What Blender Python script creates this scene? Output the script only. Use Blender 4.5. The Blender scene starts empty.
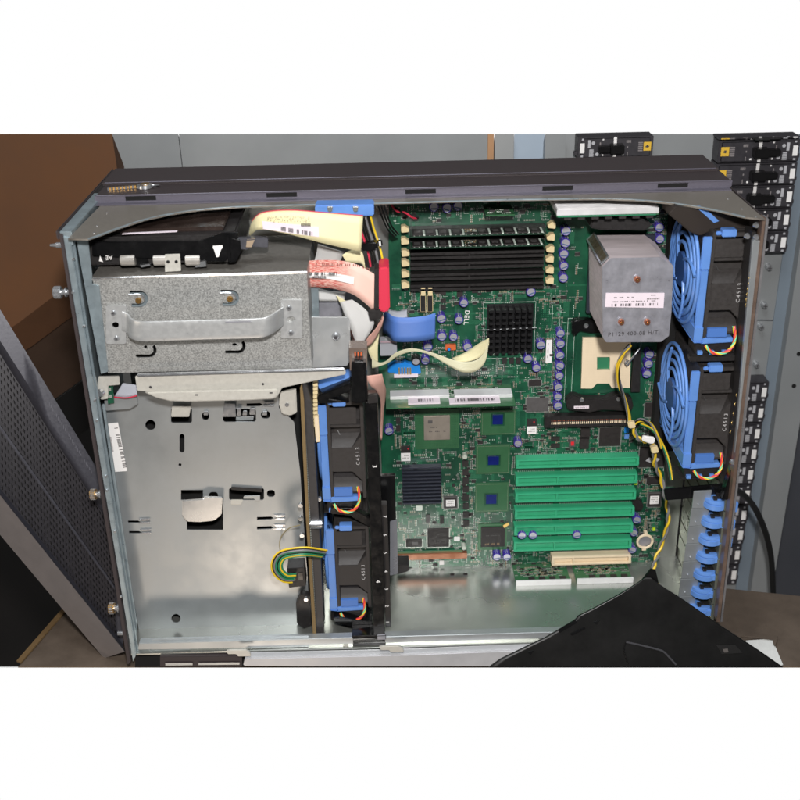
import bpy, bmesh, math, random
import numpy as np
from mathutils import Vector, Matrix
random.seed(7)
S = bpy.context.scene
COL = S.collection
# ------------------------------------------------------------------ camera model (solved from the chassis rim)
CP = (0.30324, -0.99723, 0.7777); YAW, PIT, ROL, F = 0.00877, 0.44468, -0.02199, 1101.187
cy, sy, cp_, sp_ = math.cos(YAW), math.sin(YAW), math.cos(PIT), math.sin(PIT)
fw = Vector((sy*cp_, cy*cp_, -sp_)); rt = Vector((cy, -sy, 0)); up = rt.cross(fw)
cr, sr = math.cos(ROL), math.sin(ROL)
RT = cr*rt + sr*up; UP = -sr*rt + cr*up; FW = fw; C0 = Vector(CP)
def ray(a, b): return ((a-400)/F)*RT + (-(b-400)/F)*UP + FW
def Y(a, b, y):                      # point on the plane y seen at photo pixel a, b
    r = ray(a, b); return C0 + r*((y-C0.y)/r.y)
def Z(a, b, z):
    r = ray(a, b); return C0 + r*((z-C0.z)/r.z)
def X(a, b, x):
    r = ray(a, b); return C0 + r*((x-C0.x)/r.x)
def R4(x0, y0, x1, y1, d):           # axis-aligned rectangle on plane y=d
    mx, my = (x0+x1)/2, (y0+y1)/2
    return Y(x0, my, d).x, Y(x1, my, d).x, Y(mx, y1, d).z, Y(mx, y0, d).z
W, H, BD, TD = 0.66, 0.482, 0.155, 0.165
# ------------------------------------------------------------------ materials
def s2l(c): return tuple((v/255/12.92 if v/255 <= .04045 else ((v/255+.055)/1.055)**2.4) for v in c)
MC = {}
def mat(name, rgb, metal=0., rough=.5, var=0., scale=40., bump=0., kind='noise', rgb2=None, coat=0., aniso=None):
    if name in MC: return MC[name]
    m = bpy.data.materials.new(name); m.use_nodes = True
    nt = m.node_tree; b = nt.nodes['Principled BSDF']
    c = s2l(rgb)
    b.inputs['Base Color'].default_value = (*c, 1); b.inputs['Metallic'].default_value = metal
    b.inputs['Roughness'].default_value = rough
    if coat: b.inputs['Coat Weight'].default_value = coat; b.inputs['Coat Roughness'].default_value = .08
    if var or bump or rgb2:
        tc = nt.nodes.new('ShaderNodeTexCoord'); mp = nt.nodes.new('ShaderNodeMapping')
        nt.links.new(tc.outputs['Object'], mp.inputs['Vector'])
        if aniso: mp.inputs['Scale'].default_value = aniso
        if kind == 'voronoi':
            t = nt.nodes.new('ShaderNodeTexVoronoi'); t.inputs['Scale'].default_value = scale
            sep = nt.nodes.new('ShaderNodeSeparateColor'); nt.links.new(t.outputs['Color'], sep.inputs['Color'])
            fac = sep.outputs[0]
        else:
            t = nt.nodes.new('ShaderNodeTexNoise'); t.inputs['Scale'].default_value = scale
            t.inputs['Detail'].default_value = 5; t.inputs['Roughness'].default_value = .65
            fac = t.outputs['Fac']
        nt.links.new(mp.outputs['Vector'], t.inputs['Vector'])
        mr = nt.nodes.new('ShaderNodeMapRange'); nt.links.new(fac, mr.inputs['Value'])
        if kind != 'voronoi': mr.inputs['From Min'].default_value = .3; mr.inputs['From Max'].default_value = .7
        mx = nt.nodes.new('ShaderNodeMix'); mx.data_type = 'RGBA'
        if rgb2: a_, b_ = c, s2l(rgb2)
        else: a_, b_ = tuple(v*(1-var) for v in c), tuple(min(1, v*(1+var)) for v in c)
        mx.inputs['A'].default_value = (*a_, 1); mx.inputs['B'].default_value = (*b_, 1)
        nt.links.new(mr.outputs['Result'], mx.inputs['Factor']); nt.links.new(mx.outputs['Result'], b.inputs['Base Color'])
        r2 = nt.nodes.new('ShaderNodeMapRange'); r2.inputs['To Min'].default_value = max(.02, rough-.08); r2.inputs['To Max'].default_value = min(1, rough+.1)
        nt.links.new(mr.outputs['Result'], r2.inputs['Value']); nt.links.new(r2.outputs['Result'], b.inputs['Roughness'])
        if bump:
            bp = nt.nodes.new('ShaderNodeBump'); bp.inputs['Strength'].default_value = bump; bp.inputs['Distance'].default_value = .0006
            nt.links.new(mr.outputs['Result'], bp.inputs['Height']); nt.links.new(bp.outputs['Normal'], b.inputs['Normal'])
    MC[name] = m; return m
G_CAGE = mat('galvanised_spangle', (164,165,163), .5, .42, .30, 1100, .2, 'voronoi')
G_PLATE = mat('galvanised_plate', (176,181,183), .68, .37, .11, 11)
G_TRAY = mat('tray_steel', (180,183,178), .8, .28, .03, 3)
G_RIM = mat('blue_grey_zinc', (160,174,180), .6, .32, .14, 60, .05)
G_TOP = mat('satin_top_steel', (138,132,124), .5, .42, .06, 400, .05)
G_BRIGHT = mat('bright_steel', (205,207,210), .85, .2, .05, 80)
G_CREAM = mat('cream_steel', (196,194,186), .25, .42, .06, 300, .05)
SLOTC = mat('slot_cover_steel', (140,144,132), .7, .3, .04, 4)
PAINT = mat('dark_painted_steel', (60,53,54), .1, .5, .12, 1500, .15)
PAINTL = mat('violet_painted_lip', (98,95,106), .3, .4, .12, 1500, .1)
BLACK = mat('black_plastic', (36,34,34), 0, .42, .15, 300, .04)
FANB = mat('fan_black_plastic', (52,49,48), 0, .5, .12, 300, .05)
GLOSS = mat('gloss_black_plastic', (14,14,15), 0, .2, .2, 90, .03)
SHROUD = mat('shroud_black_plastic', (9,9,9), 0, .42, .3, 12, .02)
DARK = mat('deep_black', (8,8,8), 0, .85)
BLUE = mat('fan_blue_plastic', (94,138,206), 0, .36, .09, 35, .02)
BLUE2 = mat('sticker_slate_blue', (84,104,140), 0, .4)
SKYB = mat('bright_blue_plastic', (30,130,215), 0, .35)
PCB = mat('pcb_green', (14,50,38), 0, .32, 0, 26, .03, 'noise', (26,92,64), .3)
PCB2 = mat('bga_green', (52,100,66), 0, .35, .1, 60)
PCBT = mat('trace_green', (52,124,90), 0, .35)
PCBTAN = mat('pcb_edge_tan', (118,98,64), 0, .6, .1, 200)
SLOTG = mat('slot_green', (58,168,124), 0, .36, .08, 50)
CREAM = mat('cream_plastic', (232,214,184), 0, .45, .04, 60)
CREAMB = mat('natural_nylon', (222,204,160), 0, .4)
PURP = mat('purple_sleeve', (72,58,160), 0, .28, .12, 60)
ALU = mat('capacitor_top', (190,190,198), .5, .35, .08, 200)
ALUW = mat('white_aluminium', (225,225,226), .3, .4, .05, 60, 0, 'noise', None, 0, (1,1,1))
HS = mat('heatsink_aluminium', (200,190,192), .4, .38, .2, 60, .12, 'noise', None, 0, (.15,1,6))
HSF = mat('heatsink_face', (172,172,180), .55, .33, .16, 70, .06)
HSD = mat('black_heatsink', (26,26,28), .2, .4)
HSG = mat('grey_heatsink', (62,66,78), .5, .35)
CHIP = mat('chip_epoxy', (44,40,40), 0, .5, .15, 300)
CHIPG = mat('chip_grey', (92,90,90), .2, .45, .1, 200)
LID = mat('nickel_lid', (168,160,150), .55, .35, .08, 90)
DIE = mat('blue_die', (18,34,110), .1, .18, .2, 60)
SILV = mat('solder_silver', (190,196,190), .6, .35)
SILK = mat('silkscreen_white', (214,226,216), 0, .6)
TAN = mat('ceramic_tan', (140,118,90), 0, .5)
WHITE = mat('label_white', (236,234,232), 0, .5)
LILAC = mat('label_pinkish', (226,214,222), 0, .5)
INK = mat('label_ink', (60,58,60), 0, .6)
INKR = mat('ink_faint', (128,122,122), 0, .6)
COPPER = mat('copper', (214,140,108), .9, .25)
BRASS = mat('brass', (190,150,90), .9, .3)
GOLD = mat('contact_gold', (214,180,110), .8, .3)
RED = mat('red_plastic', (204,52,76), 0, .4)
RED2 = mat('red_dot', (220,40,50), 0, .5)
ORANGE = mat('orange_plastic', (205,100,55), 0, .45)
YELW = mat('wire_yellow', (232,196,44), 0, .4)
GRNW = mat('wire_green', (40,130,88), 0, .4)
GRYW = mat('wire_grey', (120,120,122), 0, .4)
BLKW = mat('wire_black', (18,18,18), 0, .4)
ORGW = mat('wire_orange', (230,96,40), 0, .4)
CYAW = mat('wire_mint', (110,210,160), 0, .4)
YLED = mat('yellow_green_led', (190,220,40), 0, .4)
CARD = mat('cardboard', (86,55,30), 0, .85, .14, 9, .1)
CARD_SHADE = mat('cardboard_shaded', (76,56,42), 0, .85, .14, 9, .1)  # same cardboard, with its shade put into a greyer tone
WALLM = mat('panel_grey', (138,141,142), .1, .4, .06, 5)
WALLB = mat('panel_blue_grey', (124,136,147), .1, .4, .06, 5)
WALLD = mat('panel_dark', (66,68,74), .1, .45, .06, 5)
WOOD = mat('wood_strip', (168,128,92), 0, .6, .1, 20)
BRK = mat('breaker_black', (52,50,54), 0, .42, .1, 100)
BRKT = mat('breaker_toggle', (14,13,14), 0, .3)
BRKP = mat('breaker_print', (176,176,180), 0, .6)
YTAG = mat('yellow_tag', (222,180,60), 0, .5)
BENCH = mat('bench_top', (90,79,69), 0, .6, .22, 22, .15)
BENCHE = mat('bench_edge', (108,86,56), 0, .6, .1, 30)
FLOORM = mat('floor_dark', (24,20,18), 0, .8, .4, 3)
BEZ = mat('bezel_grey', (60,60,67), .25, .38, .06, 300, .04)
BEZD = mat('bezel_dark', (30,28,33), .1, .45, .1, 300, .04)
BEZL = mat('bezel_side', (134,128,127), .2, .4, .05, 50)
FOAM = mat('white_foam', (214,216,214), 0, .7, .05, 200, .1)
# ribbon cables: fine conductors as a stripe texture along the strip
def rmat(name, a, b, n, coarse=False):
    m = bpy.data.materials.new(name); m.use_nodes = True; nt = m.node_tree; p = nt.nodes['Principled BSDF']
    p.inputs['Roughness'].default_value = .45
    uv = nt.nodes.new('ShaderNodeTexCoord'); sp = nt.nodes.new('ShaderNodeSeparateXYZ'); nt.links.new(uv.outputs['UV'], sp.inputs['Vector'])
    mu = nt.nodes.new('ShaderNodeMath'); mu.operation = 'MULTIPLY'; mu.inputs[1].default_value = n; nt.links.new(sp.outputs['Y'], mu.inputs[0])
    si = nt.nodes.new('ShaderNodeMath'); si.operation = 'SINE'; nt.links.new(mu.outputs[0], si.inputs[0])
    mr = nt.nodes.new('ShaderNodeMapRange'); mr.inputs['From Min'].default_value = -1; nt.links.new(si.outputs[0], mr.inputs['Value'])
    fac = mr.outputs['Result']
    if coarse:                                   # broken red print on the pink cable
        no = nt.nodes.new('ShaderNodeTexNoise'); no.inputs['Scale'].default_value = 1
        mp = nt.nodes.new('ShaderNodeMapping'); mp.inputs['Scale'].default_value = (16, 40, 1); nt.links.new(uv.outputs['UV'], mp.inputs['Vector']); nt.links.new(mp.outputs['Vector'], no.inputs['Vector'])
        gt = nt.nodes.new('ShaderNodeMapRange'); gt.inputs['From Min'].default_value = .45; gt.inputs['From Max'].default_value = .55; nt.links.new(no.outputs['Fac'], gt.inputs['Value'])
        ra = nt.nodes.new('ShaderNodeMapRange'); ra.inputs['From Min'].default_value = .7; ra.inputs['From Max'].default_value = .45; nt.links.new(sp.outputs['X'], ra.inputs['Value'])
        m2 = nt.nodes.new('ShaderNodeMath'); m2.operation = 'MULTIPLY'; nt.links.new(gt.outputs['Result'], m2.inputs[0]); nt.links.new(ra.outputs['Result'], m2.inputs[1]); fac = m2.outputs[0]
    mx = nt.nodes.new('ShaderNodeMix'); mx.data_type = 'RGBA'; mx.inputs['A'].default_value = (*s2l(a), 1); mx.inputs['B'].default_value = (*s2l(b), 1)
    nt.links.new(fac, mx.inputs['Factor']); nt.links.new(mx.outputs['Result'], p.inputs['Base Color'])
    bp = nt.nodes.new('ShaderNodeBump'); bp.inputs['Strength'].default_value = .4; bp.inputs['Distance'].default_value = .0004
    nt.links.new(mr.outputs['Result'], bp.inputs['Height']); nt.links.new(bp.outputs['Normal'], p.inputs['Normal'])
    return m
R_YEL = rmat('ribbon_yellow', (224,214,162), (244,237,196), 250)
R_CRM = rmat('ribbon_cream', (192,188,152), (220,217,188), 63)
R_PNK = rmat('ribbon_pink', (238,194,180), (212,104,96), 240, True)
R_PNK2 = rmat('ribbon_plain_pink', (226,172,158), (238,190,174), 240)
R_WHT = rmat('ribbon_white', (206,206,204), (218,218,216), 240)
R_BLU = rmat('ribbon_blue', (70,106,180), (96,138,214), 200)
R_GRY = rmat('ribbon_grey', (176,180,190), (190,194,204), 200)
# ------------------------------------------------------------------ building helpers
POS = {}
def wpos(o): return POS.get(o.name, Vector((0,0,0))) if o else Vector((0,0,0))
def thing(name, loc, label, cat, group=None):
    o = bpy.data.objects.new(name, None); COL.objects.link(o); o.location = loc; o.empty_display_size = .01
    POS[o.name] = Vector(loc); o['label'] = label; o['category'] = cat
    if group: o['group'] = group
    return o
def tag(o, label=None, cat=None, group=None, kind=None):
    if label: o['label'] = label
    if cat: o['category'] = cat
    if group: o['group'] = group
    if kind: o['kind'] = kind
    return o
class MB:
    def __init__(s): s.v = []; s.f = []; s.mi = []; s.ms = []; s.uv = {}
    def m(s, mt):
        if mt not in s.ms: s.ms.append(mt)
        return s.ms.index(mt)
    def poly(s, pts, mt):
        n = len(s.v); s.v += [Vector(p) for p in pts]; s.f.append(tuple(range(n, n+len(pts)))); s.mi.append(s.m(mt)); return s
    def hexa(s, p, mt):                   # 8 points: bottom ring 4, top ring 4
        n = len(s.v); s.v += [Vector(q) for q in p]; k = s.m(mt)
        for f in ((0,3,2,1),(4,5,6,7),(0,1,5,4),(1,2,6,5),(2,3,7,6),(3,0,4,7)):
            s.f.append(tuple(n+i for i in f)); s.mi.append(k)
        return s
    def box(s, x0, x1, y0, y1, z0, z1, mt):
        return s.hexa([(x0,y0,z0),(x1,y0,z0),(x1,y1,z0),(x0,y1,z0),(x0,y0,z1),(x1,y0,z1),(x1,y1,z1),(x0,y1,z1)], mt)
    def pbox(s, px, d, t, mt, e=0):       # box whose front face fills the pixel rectangle on plane d, t deep
        x0, x1, z0, z1 = R4(*px, d); return s.box(x0-e, x1+e, d, d+t, z0-e, z1+e, mt)
    def prism(s, pts, d, t, mt, sl=0.):   # pixel outline on plane d (or per-point depth), t deep, sl = drop per depth
        a = [Y(p[0], p[1], p[2] if len(p) > 2 else d) for p in pts]; k = s.m(mt); n = len(s.v); N = len(a)
        s.v += a + [q + Vector((0, t, -t*sl)) for q in a]
        s.f.append(tuple(n+i for i in range(N))); s.f.append(tuple(n+N+i for i in reversed(range(N)))); s.mi += [k, k]
        for i in range(N):
            j = (i+1) % N; s.f.append((n+j, n+i, n+N+i, n+N+j)); s.mi.append(k)
        return s
    def cyl(s, a, b, r, mt, n=14, r2=None, caps=True):
        a, b = Vector(a), Vector(b); ax = (b-a).normalized(); r2 = r if r2 is None else r2
        u = ax.orthogonal().normalized(); w = ax.cross(u); k = s.m(mt); o = len(s.v)
        for c, q in ((a, r), (b, r2)):
            for i in range(n):
                t = 2*math.pi*i/n; s.v.append(c + (u*math.cos(t)+w*math.sin(t))*q)
        for i in range(n):
            j = (i+1) % n; s.f.append((o+i, o+j, o+n+j, o+n+i)); s.mi.append(k)
        if caps:
            s.f.append(tuple(o+i for i in reversed(range(n)))); s.f.append(tuple(o+n+i for i in range(n))); s.mi += [k, k]
        return s
    def tube(s, pts, r, mt, n=7, smooth=5):
        p = spline(pts, smooth); k = s.m(mt); o = len(s.v); N = len(p)
        u = None
        for i, c in enumerate(p):
            t = (p[min(i+1, N-1)]-p[max(i-1, 0)]).normalized()
            u = t.orthogonal().normalized() if u is None else (u - t*u.dot(t)).normalized()
            w = t.cross(u)
            for q in range(n):
                a = 2*math.pi*q/n; s.v.append(c + (u*math.cos(a)+w*math.sin(a))*r)
        for i in range(N-1):
            for q in range(n):
                j = (q+1) % n; s.f.append((o+i*n+q, o+i*n+j, o+(i+1)*n+j, o+(i+1)*n+q)); s.mi.append(k)
        s.f.append(tuple(o+q for q in reversed(range(n)))); s.f.append(tuple(o+(N-1)*n+q for q in range(n))); s.mi += [k, k]
        return s
    def ring(s, c, ax, r, t, mt, n=36, m=6):
        c, ax = Vector(c), Vector(ax); u = ax.orthogonal().normalized(); w = ax.cross(u)
        k = s.m(mt); o = len(s.v)
        for i in range(n):
            a = 2*math.pi*i/n; d = u*math.cos(a)+w*math.sin(a)
            for j in range(m):
                b = 2*math.pi*j/m; s.v.append(c + d*(r+t*math.cos(b)) + ax*(t*math.sin(b)))
        for i in range(n):
            for j in range(m):
                i2, j2 = (i+1) % n, (j+1) % m
                s.f.append((o+i*m+j, o+i2*m+j, o+i2*m+j2, o+i*m+j2)); s.mi.append(k)
        return s
    def build(s, name, parent=None, bev=0, smooth=False, origin=None):
        me = bpy.data.meshes.new(name)
        if origin is None:
            xs = [v.x for v in s.v]; ys = [v.y for v in s.v]; zs = [v.z for v in s.v]
            origin = Vector(((min(xs)+max(xs))/2, (min(ys)+max(ys))/2, (min(zs)+max(zs))/2))
        me.from_pydata([v-origin for v in s.v], [], s.f)
        for mt in s.ms: me.materials.append(mt)
        for p, k in zip(me.polygons, s.mi): p.material_index = k; p.use_smooth = smooth
        bm = bmesh.new(); bm.from_mesh(me)
        bmesh.ops.recalc_face_normals(bm, faces=bm.faces[:])
        if bev:
            bmesh.ops.remove_doubles(bm, verts=bm.verts[:], dist=1e-6)
            ed = [e for e in bm.edges if len(e.link_faces) == 2 and e.calc_face_angle(0) > .6]
            bmesh.ops.bevel(bm, geom=ed, offset=bev, segments=2, affect='EDGES', clamp_overlap=True)
        bm.to_mesh(me); bm.free()
        if smooth:
            for p in me.polygons: p.use_smooth = True
            try: me.set_sharp_from_angle(angle=math.radians(40))
            except Exception: pass
        return link(name, me, origin, parent)
def link(name, me, wp, parent):
    o = bpy.data.objects.new(name, me); COL.objects.link(o)
    POS[o.name] = Vector(wp)
    if parent: o.parent = parent; o.location = Vector(wp) - wpos(parent)
    else: o.location = wp
    return o
def spline(pts, n=5):
    p = [Vector(q) for q in pts]
    if n <= 1 or len(p) < 3: return p
    out = []
    for i in range(len(p)-1):
        a, b, c, d = p[max(i-1, 0)], p[i], p[i+1], p[min(i+2, len(p)-1)]
        for k in range(n):
            t = k/n; out.append(.5*((2*b)+(c-a)*t+(2*a-5*b+4*c-d)*t*t+(3*b-a-3*c+d)*t**3))
    out.append(p[-1]); return out
def PP(l, d=None): return [Y(q[0], q[1], q[2] if len(q) > 2 else d) for q in l]
def plate(name, outer, holes, d, t, mt, parent=None, px=True):
    """sheet with real cut-outs; outer/holes = pixel outlines on plane y=d"""
    cu = bpy.data.curves.new('c', 'CURVE'); cu.dimensions = '2D'; cu.fill_mode = 'BOTH'; cu.extrude = t/2
    for pl in [outer]+holes:
        q = [Y(a, b, d) for a, b in pl] if px else [Vector((a, 0, b)) for a, b in pl]
        sp = cu.splines.new('POLY'); sp.points.add(len(q)-1); sp.use_cyclic_u = True
        for i, v in enumerate(q): sp.points[i].co = (v.x, v.z, 0, 1)
    return solid(cu, name, d+t/2, mt, parent)
def solid(cu, name, d, mt, parent, mtx=None):
    tmp = bpy.data.objects.new('tmp', cu); COL.objects.link(tmp)
    dg = bpy.context.evaluated_depsgraph_get(); dg.update()
    me = bpy.data.meshes.new_from_object(tmp.evaluated_get(dg)); bpy.data.objects.remove(tmp); bpy.data.curves.remove(cu)
    if mtx is None: mtx = Matrix(((1,0,0,0),(0,0,-1,d),(0,1,0,0),(0,0,0,1)))
    me.transform(mtx); me.name = name
    me.materials.clear(); me.materials.append(mt)
    n = len(me.vertices); c = sum((v.co for v in me.vertices), Vector())/max(n, 1)
    me.transform(Matrix.Translation(-c))
    return link(name, me, c, parent)
def circ(x, y, r, n=18, sx=1, sy=1): return [(x+r*sx*math.cos(2*math.pi*i/n), y+r*sy*math.sin(2*math.pi*i/n)) for i in range(n)]
def rr(x0, y0, x1, y1, r=2, n=4):
    o = []
    for cx, cy_, a in ((x1-r, y1-r, 0), (x0+r, y1-r, 90), (x0+r, y0+r, 180), (x1-r, y0+r, 270)):
        for i in range(n+1):
            t = math.radians(a+90*i/n); o.append((cx+r*math.cos(t), cy_+r*math.sin(t)))
    return o
def text(s, at, h, mt, parent, name, rot=0, ext=.00012, space=1., normal='front', bold=0):
    cu = bpy.data.curves.new('t', 'FONT'); cu.body = s; cu.size = h; cu.align_x = 'CENTER'; cu.align_y = 'CENTER'
    cu.extrude = ext; cu.space_character = space; cu.offset = bold; cu.resolution_u = 2
    M = Matrix.Translation(Vector(at)) @ Matrix.Rotation(rot, 4, 'Y') @ Matrix.Rotation(math.pi/2, 4, 'X')
    return solid(cu, name, 0, mt, parent, M)
def loft(mb, A, B, mt, t=.0008, n=6, w=4):
    a = spline(PP(A), n); b = spline(PP(B), n); k = mb.m(mt); N = min(len(a), len(b)); o = len(mb.v)
    for i in range(N):
        for j in range(w+1): mb.v.append(a[i].lerp(b[i], j/w))
    for i in range(N-1):
        for j in range(w):
            q = (o+i*(w+1)+j, o+(i+1)*(w+1)+j, o+(i+1)*(w+1)+j+1, o+i*(w+1)+j+1)
            mb.uv[len(mb.f)] = [(i/(N-1), j/w), ((i+1)/(N-1), j/w), ((i+1)/(N-1), (j+1)/w), (i/(N-1), (j+1)/w)]
            mb.f.append(q); mb.mi.append(k)
    return mb
def sheet(mb, name, parent=None, t=.0005):
    me = bpy.data.meshes.new(name); og = sum(mb.v, Vector())/len(mb.v)
    me.from_pydata([v-og for v in mb.v], [], mb.f)
    for mt in mb.ms: me.materials.append(mt)
    uvl = me.uv_layers.new(name='UVMap')
    for p in me.polygons:
        p.use_smooth = True; p.material_index = mb.mi[p.index]
        for li, c in zip(p.loop_indices, mb.uv[p.index]): uvl.data[li].uv = c
    o = link(name, me, og, parent); md = o.modifiers.new('thick', 'SOLIDIFY'); md.thickness = t; md.offset = 0
    return o
def dup(o, parent=None):
    c = o.copy(); COL.objects.link(c)
    if parent: c.parent = parent
    for ch in list(o.children): dup(ch, c)
    return c
def barcode(mb, px, d, mt, n=30, seed=1):
    x0, x1, z0, z1 = R4(*px, d); rn = random.Random(seed); x = x0
    w = (x1-x0)/n
    for i in range(n):
        if rn.random() < .62: mb.box(x0+i*w, x0+i*w+w*rn.choice((.35,.6,.95)), d, d+.00015, z0, z1, mt)
    return mb
def microtext(mb, px, d, mt, n=20, seed=1, vert=False):     # too small to read in the photo: broken dashes
    x0, x1, z0, z1 = R4(*px, d); rn = random.Random(seed)
    for i in range(n):
        if rn.random() < .8:
            if vert:
                h = (z1-z0)/n; q = z0+i*h; mb.box(x0+rn.random()*.3*(x1-x0), x1, d, d+.00015, q, q+h*.6, mt)
            else:
                w = (x1-x0)/n; q = x0+i*w; mb.box(q, q+w*.6, d, d+.00015, z0, z1-rn.random()*.3*(z1-z0), mt)
    return mb

# ================================================================== SETTING
fl = MB(); a, b = Z(-80, 667, -.6), Z(880, 667, -.6)
fl.poly([a, b, (b.x+2, 3.2, -.6), (a.x-2.5, 3.2, -.6)], FLOORM); tag(fl.build('floor'), kind='structure')
BZ = -.045
bt = MB(); out = [(-0+18, 667), (66, 612), (120, 560), (722, 588), (800, 596), (880, 604), (880, 667)]
pts = [Z(a, b, BZ) for a, b in out]
n = len(pts)
bt.poly(pts, BENCH)
for i in range(n):
    p, q = pts[i], pts[(i+1) % n]
    bt.poly([p, q, q-Vector((0,0,.001)), p-Vector((0,0,.001))], BENCHE)
WB = thing('workbench', (.3, .08, BZ), 'brown-grey bench top under the open computer, seen at the lower corners', 'workbench')
bt.build('bench_top', WB)
# bench front edge trimmed along its worn left side
eb = MB(); p, q = Z(21, 664, BZ+.0012), Z(66, 612, BZ+.0012); dv = Vector((-.006, .004, 0))
eb.hexa([p, p+dv, q+dv, q, p+Vector((0,0,.002)), p+dv+Vector((0,0,.002)), q+dv+Vector((0,0,.002)), q+Vector((0,0,.002))], BENCHE); eb.build('edge_strip', WB)

# ---- grey electrical panel wall behind
WD = .42
EP = thing('electrical_panel', (.45, WD, -.25), 'grey metal electrical panel front standing behind the computer', 'electrical panel')
def vseg(x0t, x1t, x0b, x1b, d, t, mt, name, yt=134, yb=640):
    m = MB(); m.prism([(x0t, yt), (x1t, yt), (x1b, yb), (x0b, yb)], d, t, mt, .8); return m.build(name, EP)
vseg(100, 178, 120, 240, WD, .02, WALLM, 'door_panel')
vseg(178.8, 488, 240.6, 480, WD, .02, WALLM, 'door_panel')
vseg(488, 494, 480, 485, WD-.004, .024, WOOD, 'wood_strip')
vseg(495, 514, 486, 500, WD-.002, .02, mat('frame_pale', (150,152,152), .1, .4, .05, 5), 'frame_strip')
vseg(514.5, 545, 501, 528, WD+.01, .02, mat('strip_pale_blue', (162,176,190), .1, .35, .05, 5), 'recessed_strip')
vseg(545.5, 566, 529, 545, WD-.006, .02, WALLM, 'frame_strip')
vseg(566, 800, 545, 728, WD+.008, .02, WALLM, 'back_panel')
vseg(800, 832, 728.5, 744, WD+.006, .02, WALLB, 'back_panel')
vseg(816, 848, 744, 764, WD-.010, .03, WALLM, 'side_flange')
vseg(848.5, 900, 764.5, 850, WD+.004, .02, WALLD, 'dark_door')
# seams on the panel
sm = MB(); sm.prism([(716, 319), (783, 320), (783, 321), (716, 320)], WD+.0075, .001, WALLD); sm.build('seam', EP)
for (a, b, r) in ((770, 268.5, 3.4), (765.5, 306.5, 3.4), (762, 328, 3.2), (757.5, 366, 3.2), (763.5, 310.5, .01)):
    if r < 1: continue
    m = MB(); c = Y(a, b, WD-.001); m.cyl(c+Vector((0,.01,0)), c, .0046, G_BRIGHT, 18, .0034); m.box(c.x-.0026, c.x+.0026, c.y-.0003, c.y, c.z-.0005, c.z+.0005, INK)
    m.box(c.x-.0005, c.x+.0005, c.y-.0005, c.y, c.z-.0026, c.z+.0026, INK)
    m.build('screw', EP, 0, True)
for (a, b) in ((799, 354), (794, 386)):
    m = MB(); c = Y(a, b, WD-.0105); m.cyl(c, c+Vector((0,.001,0)), .0032, DARK, 14); m.build('hole', EP)
# ---- circuit breakers
BG = 'circuit breakers stacked in the grey panel'
def breaker(xl, yt, xr, yb, full, mirror=False, label='', toggle=True, clip=None):
    d = WD-.018; x0, x1, z0, z1 = R4(xl, yt, xr, yb, d)
    t = thing('circuit_breaker', ((x0+x1)/2, d+.026, z0), label, 'circuit breaker', BG)
    m = MB(); m.box(x0, x1, d, d+.026, z0+.0005, z1-.0005, BRK)
    m.box(x0+.004, x1-.004, d-.0012, d, z0+.002, z1-.002, BRK); m.build('case', t, .0006)
    w, h = x1-x0, z1-z0
    def u(f): return x0+w*(1-f if mirror else f)
    def bx(m, f0, f1, g0, g1, mt, dd=.0001):
        a, b = sorted((u(f0), u(f1))); m.box(a, b, d-.0012-dd, d-.0012, z0+h*g0, z0+h*g1, mt)
    p = MB(); rn = random.Random(int(yt*10))
    bx(p, .915, .975, .27, .72, WHITE, .0004); p.build('white_window', t)
    p = MB()
    c = Vector((u(.80), d-.0012, z0+h*.72)); p.cyl(c, c+Vector((0,-.0001,0)), h*.08, BRKP, 12)
    bx(p, .835, .87, .5, .86, BRKP)
    for i in range(5): bx(p, .79+rn.random()*.005, .85, .1+.07*i, .15+.07*i, BRKP)
    c = Vector((u(.745), d-.0012, z0+h*.2)); p.cyl(c, c+Vector((0,-.0001,0)), h*.08, BRKP, 12)
    bx(p, .93, .955, .85, .93, BRKP); bx(p, .93, .96, .08, .16, BRKP)
    if full:
        for i in range(3): bx(p, .30+.022*i, .316+.022*i, .7, .82, INKR)
        bx(p, .335, .345, .1, .28, INKR); bx(p, .335, .35, .46, .54, INKR)
        bx(p, .39, .415, .12, .2, WHITE); bx(p, .66, .68, .12, .2, WHITE); bx(p, .66, .68, .84, .9, WHITE)
        for i in range(5): bx(p, .14, .2, .3+.09*i, .36+.09*i, INKR)
        bx(p, .70, .715, .35, .75, INKR)
    p.build('printing', t)
    if full:
        p = MB(); bx(p, .49, .53, 0.02, .98, WHITE, .0003); p.build('white_stripe', t)
        p = MB(); bx(p, .03, .13, .32, .72, YTAG, .0004); p.build('yellow_tag', t)
        p = MB(); bx(p, .068, .092, .46, .58, INK, .0006); bx(p, .055, .105, .49, .54, INK, .0007); p.build('tag_mark', t)
        if toggle:
            p = MB(); a, b = sorted((u(.41), u(.59)))
            p.box(a, b, d-.016, d-.0012, z0+h*.30, z0+h*.70, BRKT); a2, b2 = sorted((u(.58), u(.74)))
            p.box(a2, b2, d-.012, d-.0012, z0+h*.34, z0+h*.64, BRKT); p.build('toggle', t, .0012, True)
    p = MB(); xx = u(1.0); s = -1 if mirror else 1
    a, b = sorted((xx, xx+s*.0035)); p.box(a, b, d+.006, d+.012, z0+h*.12, z0+h*.3, BRK); p.build('clip', t, .0004)
    return t
ords = ['topmost', 'second from the top', 'third from the top', 'fourth from the top', 'fifth from the top', 'sixth from the top', 'seventh from the top', 'eighth from the top', 'ninth from the top', 'tenth from the top', 'eleventh from the top']
breaker(578, 136.3, 653, 158, True, True, 'black breaker with yellow tag alone behind the middle of the computer top')
ty = [136.2, 139.4, 162.6, 185.5, 208.8, 231.5, 254]
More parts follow.
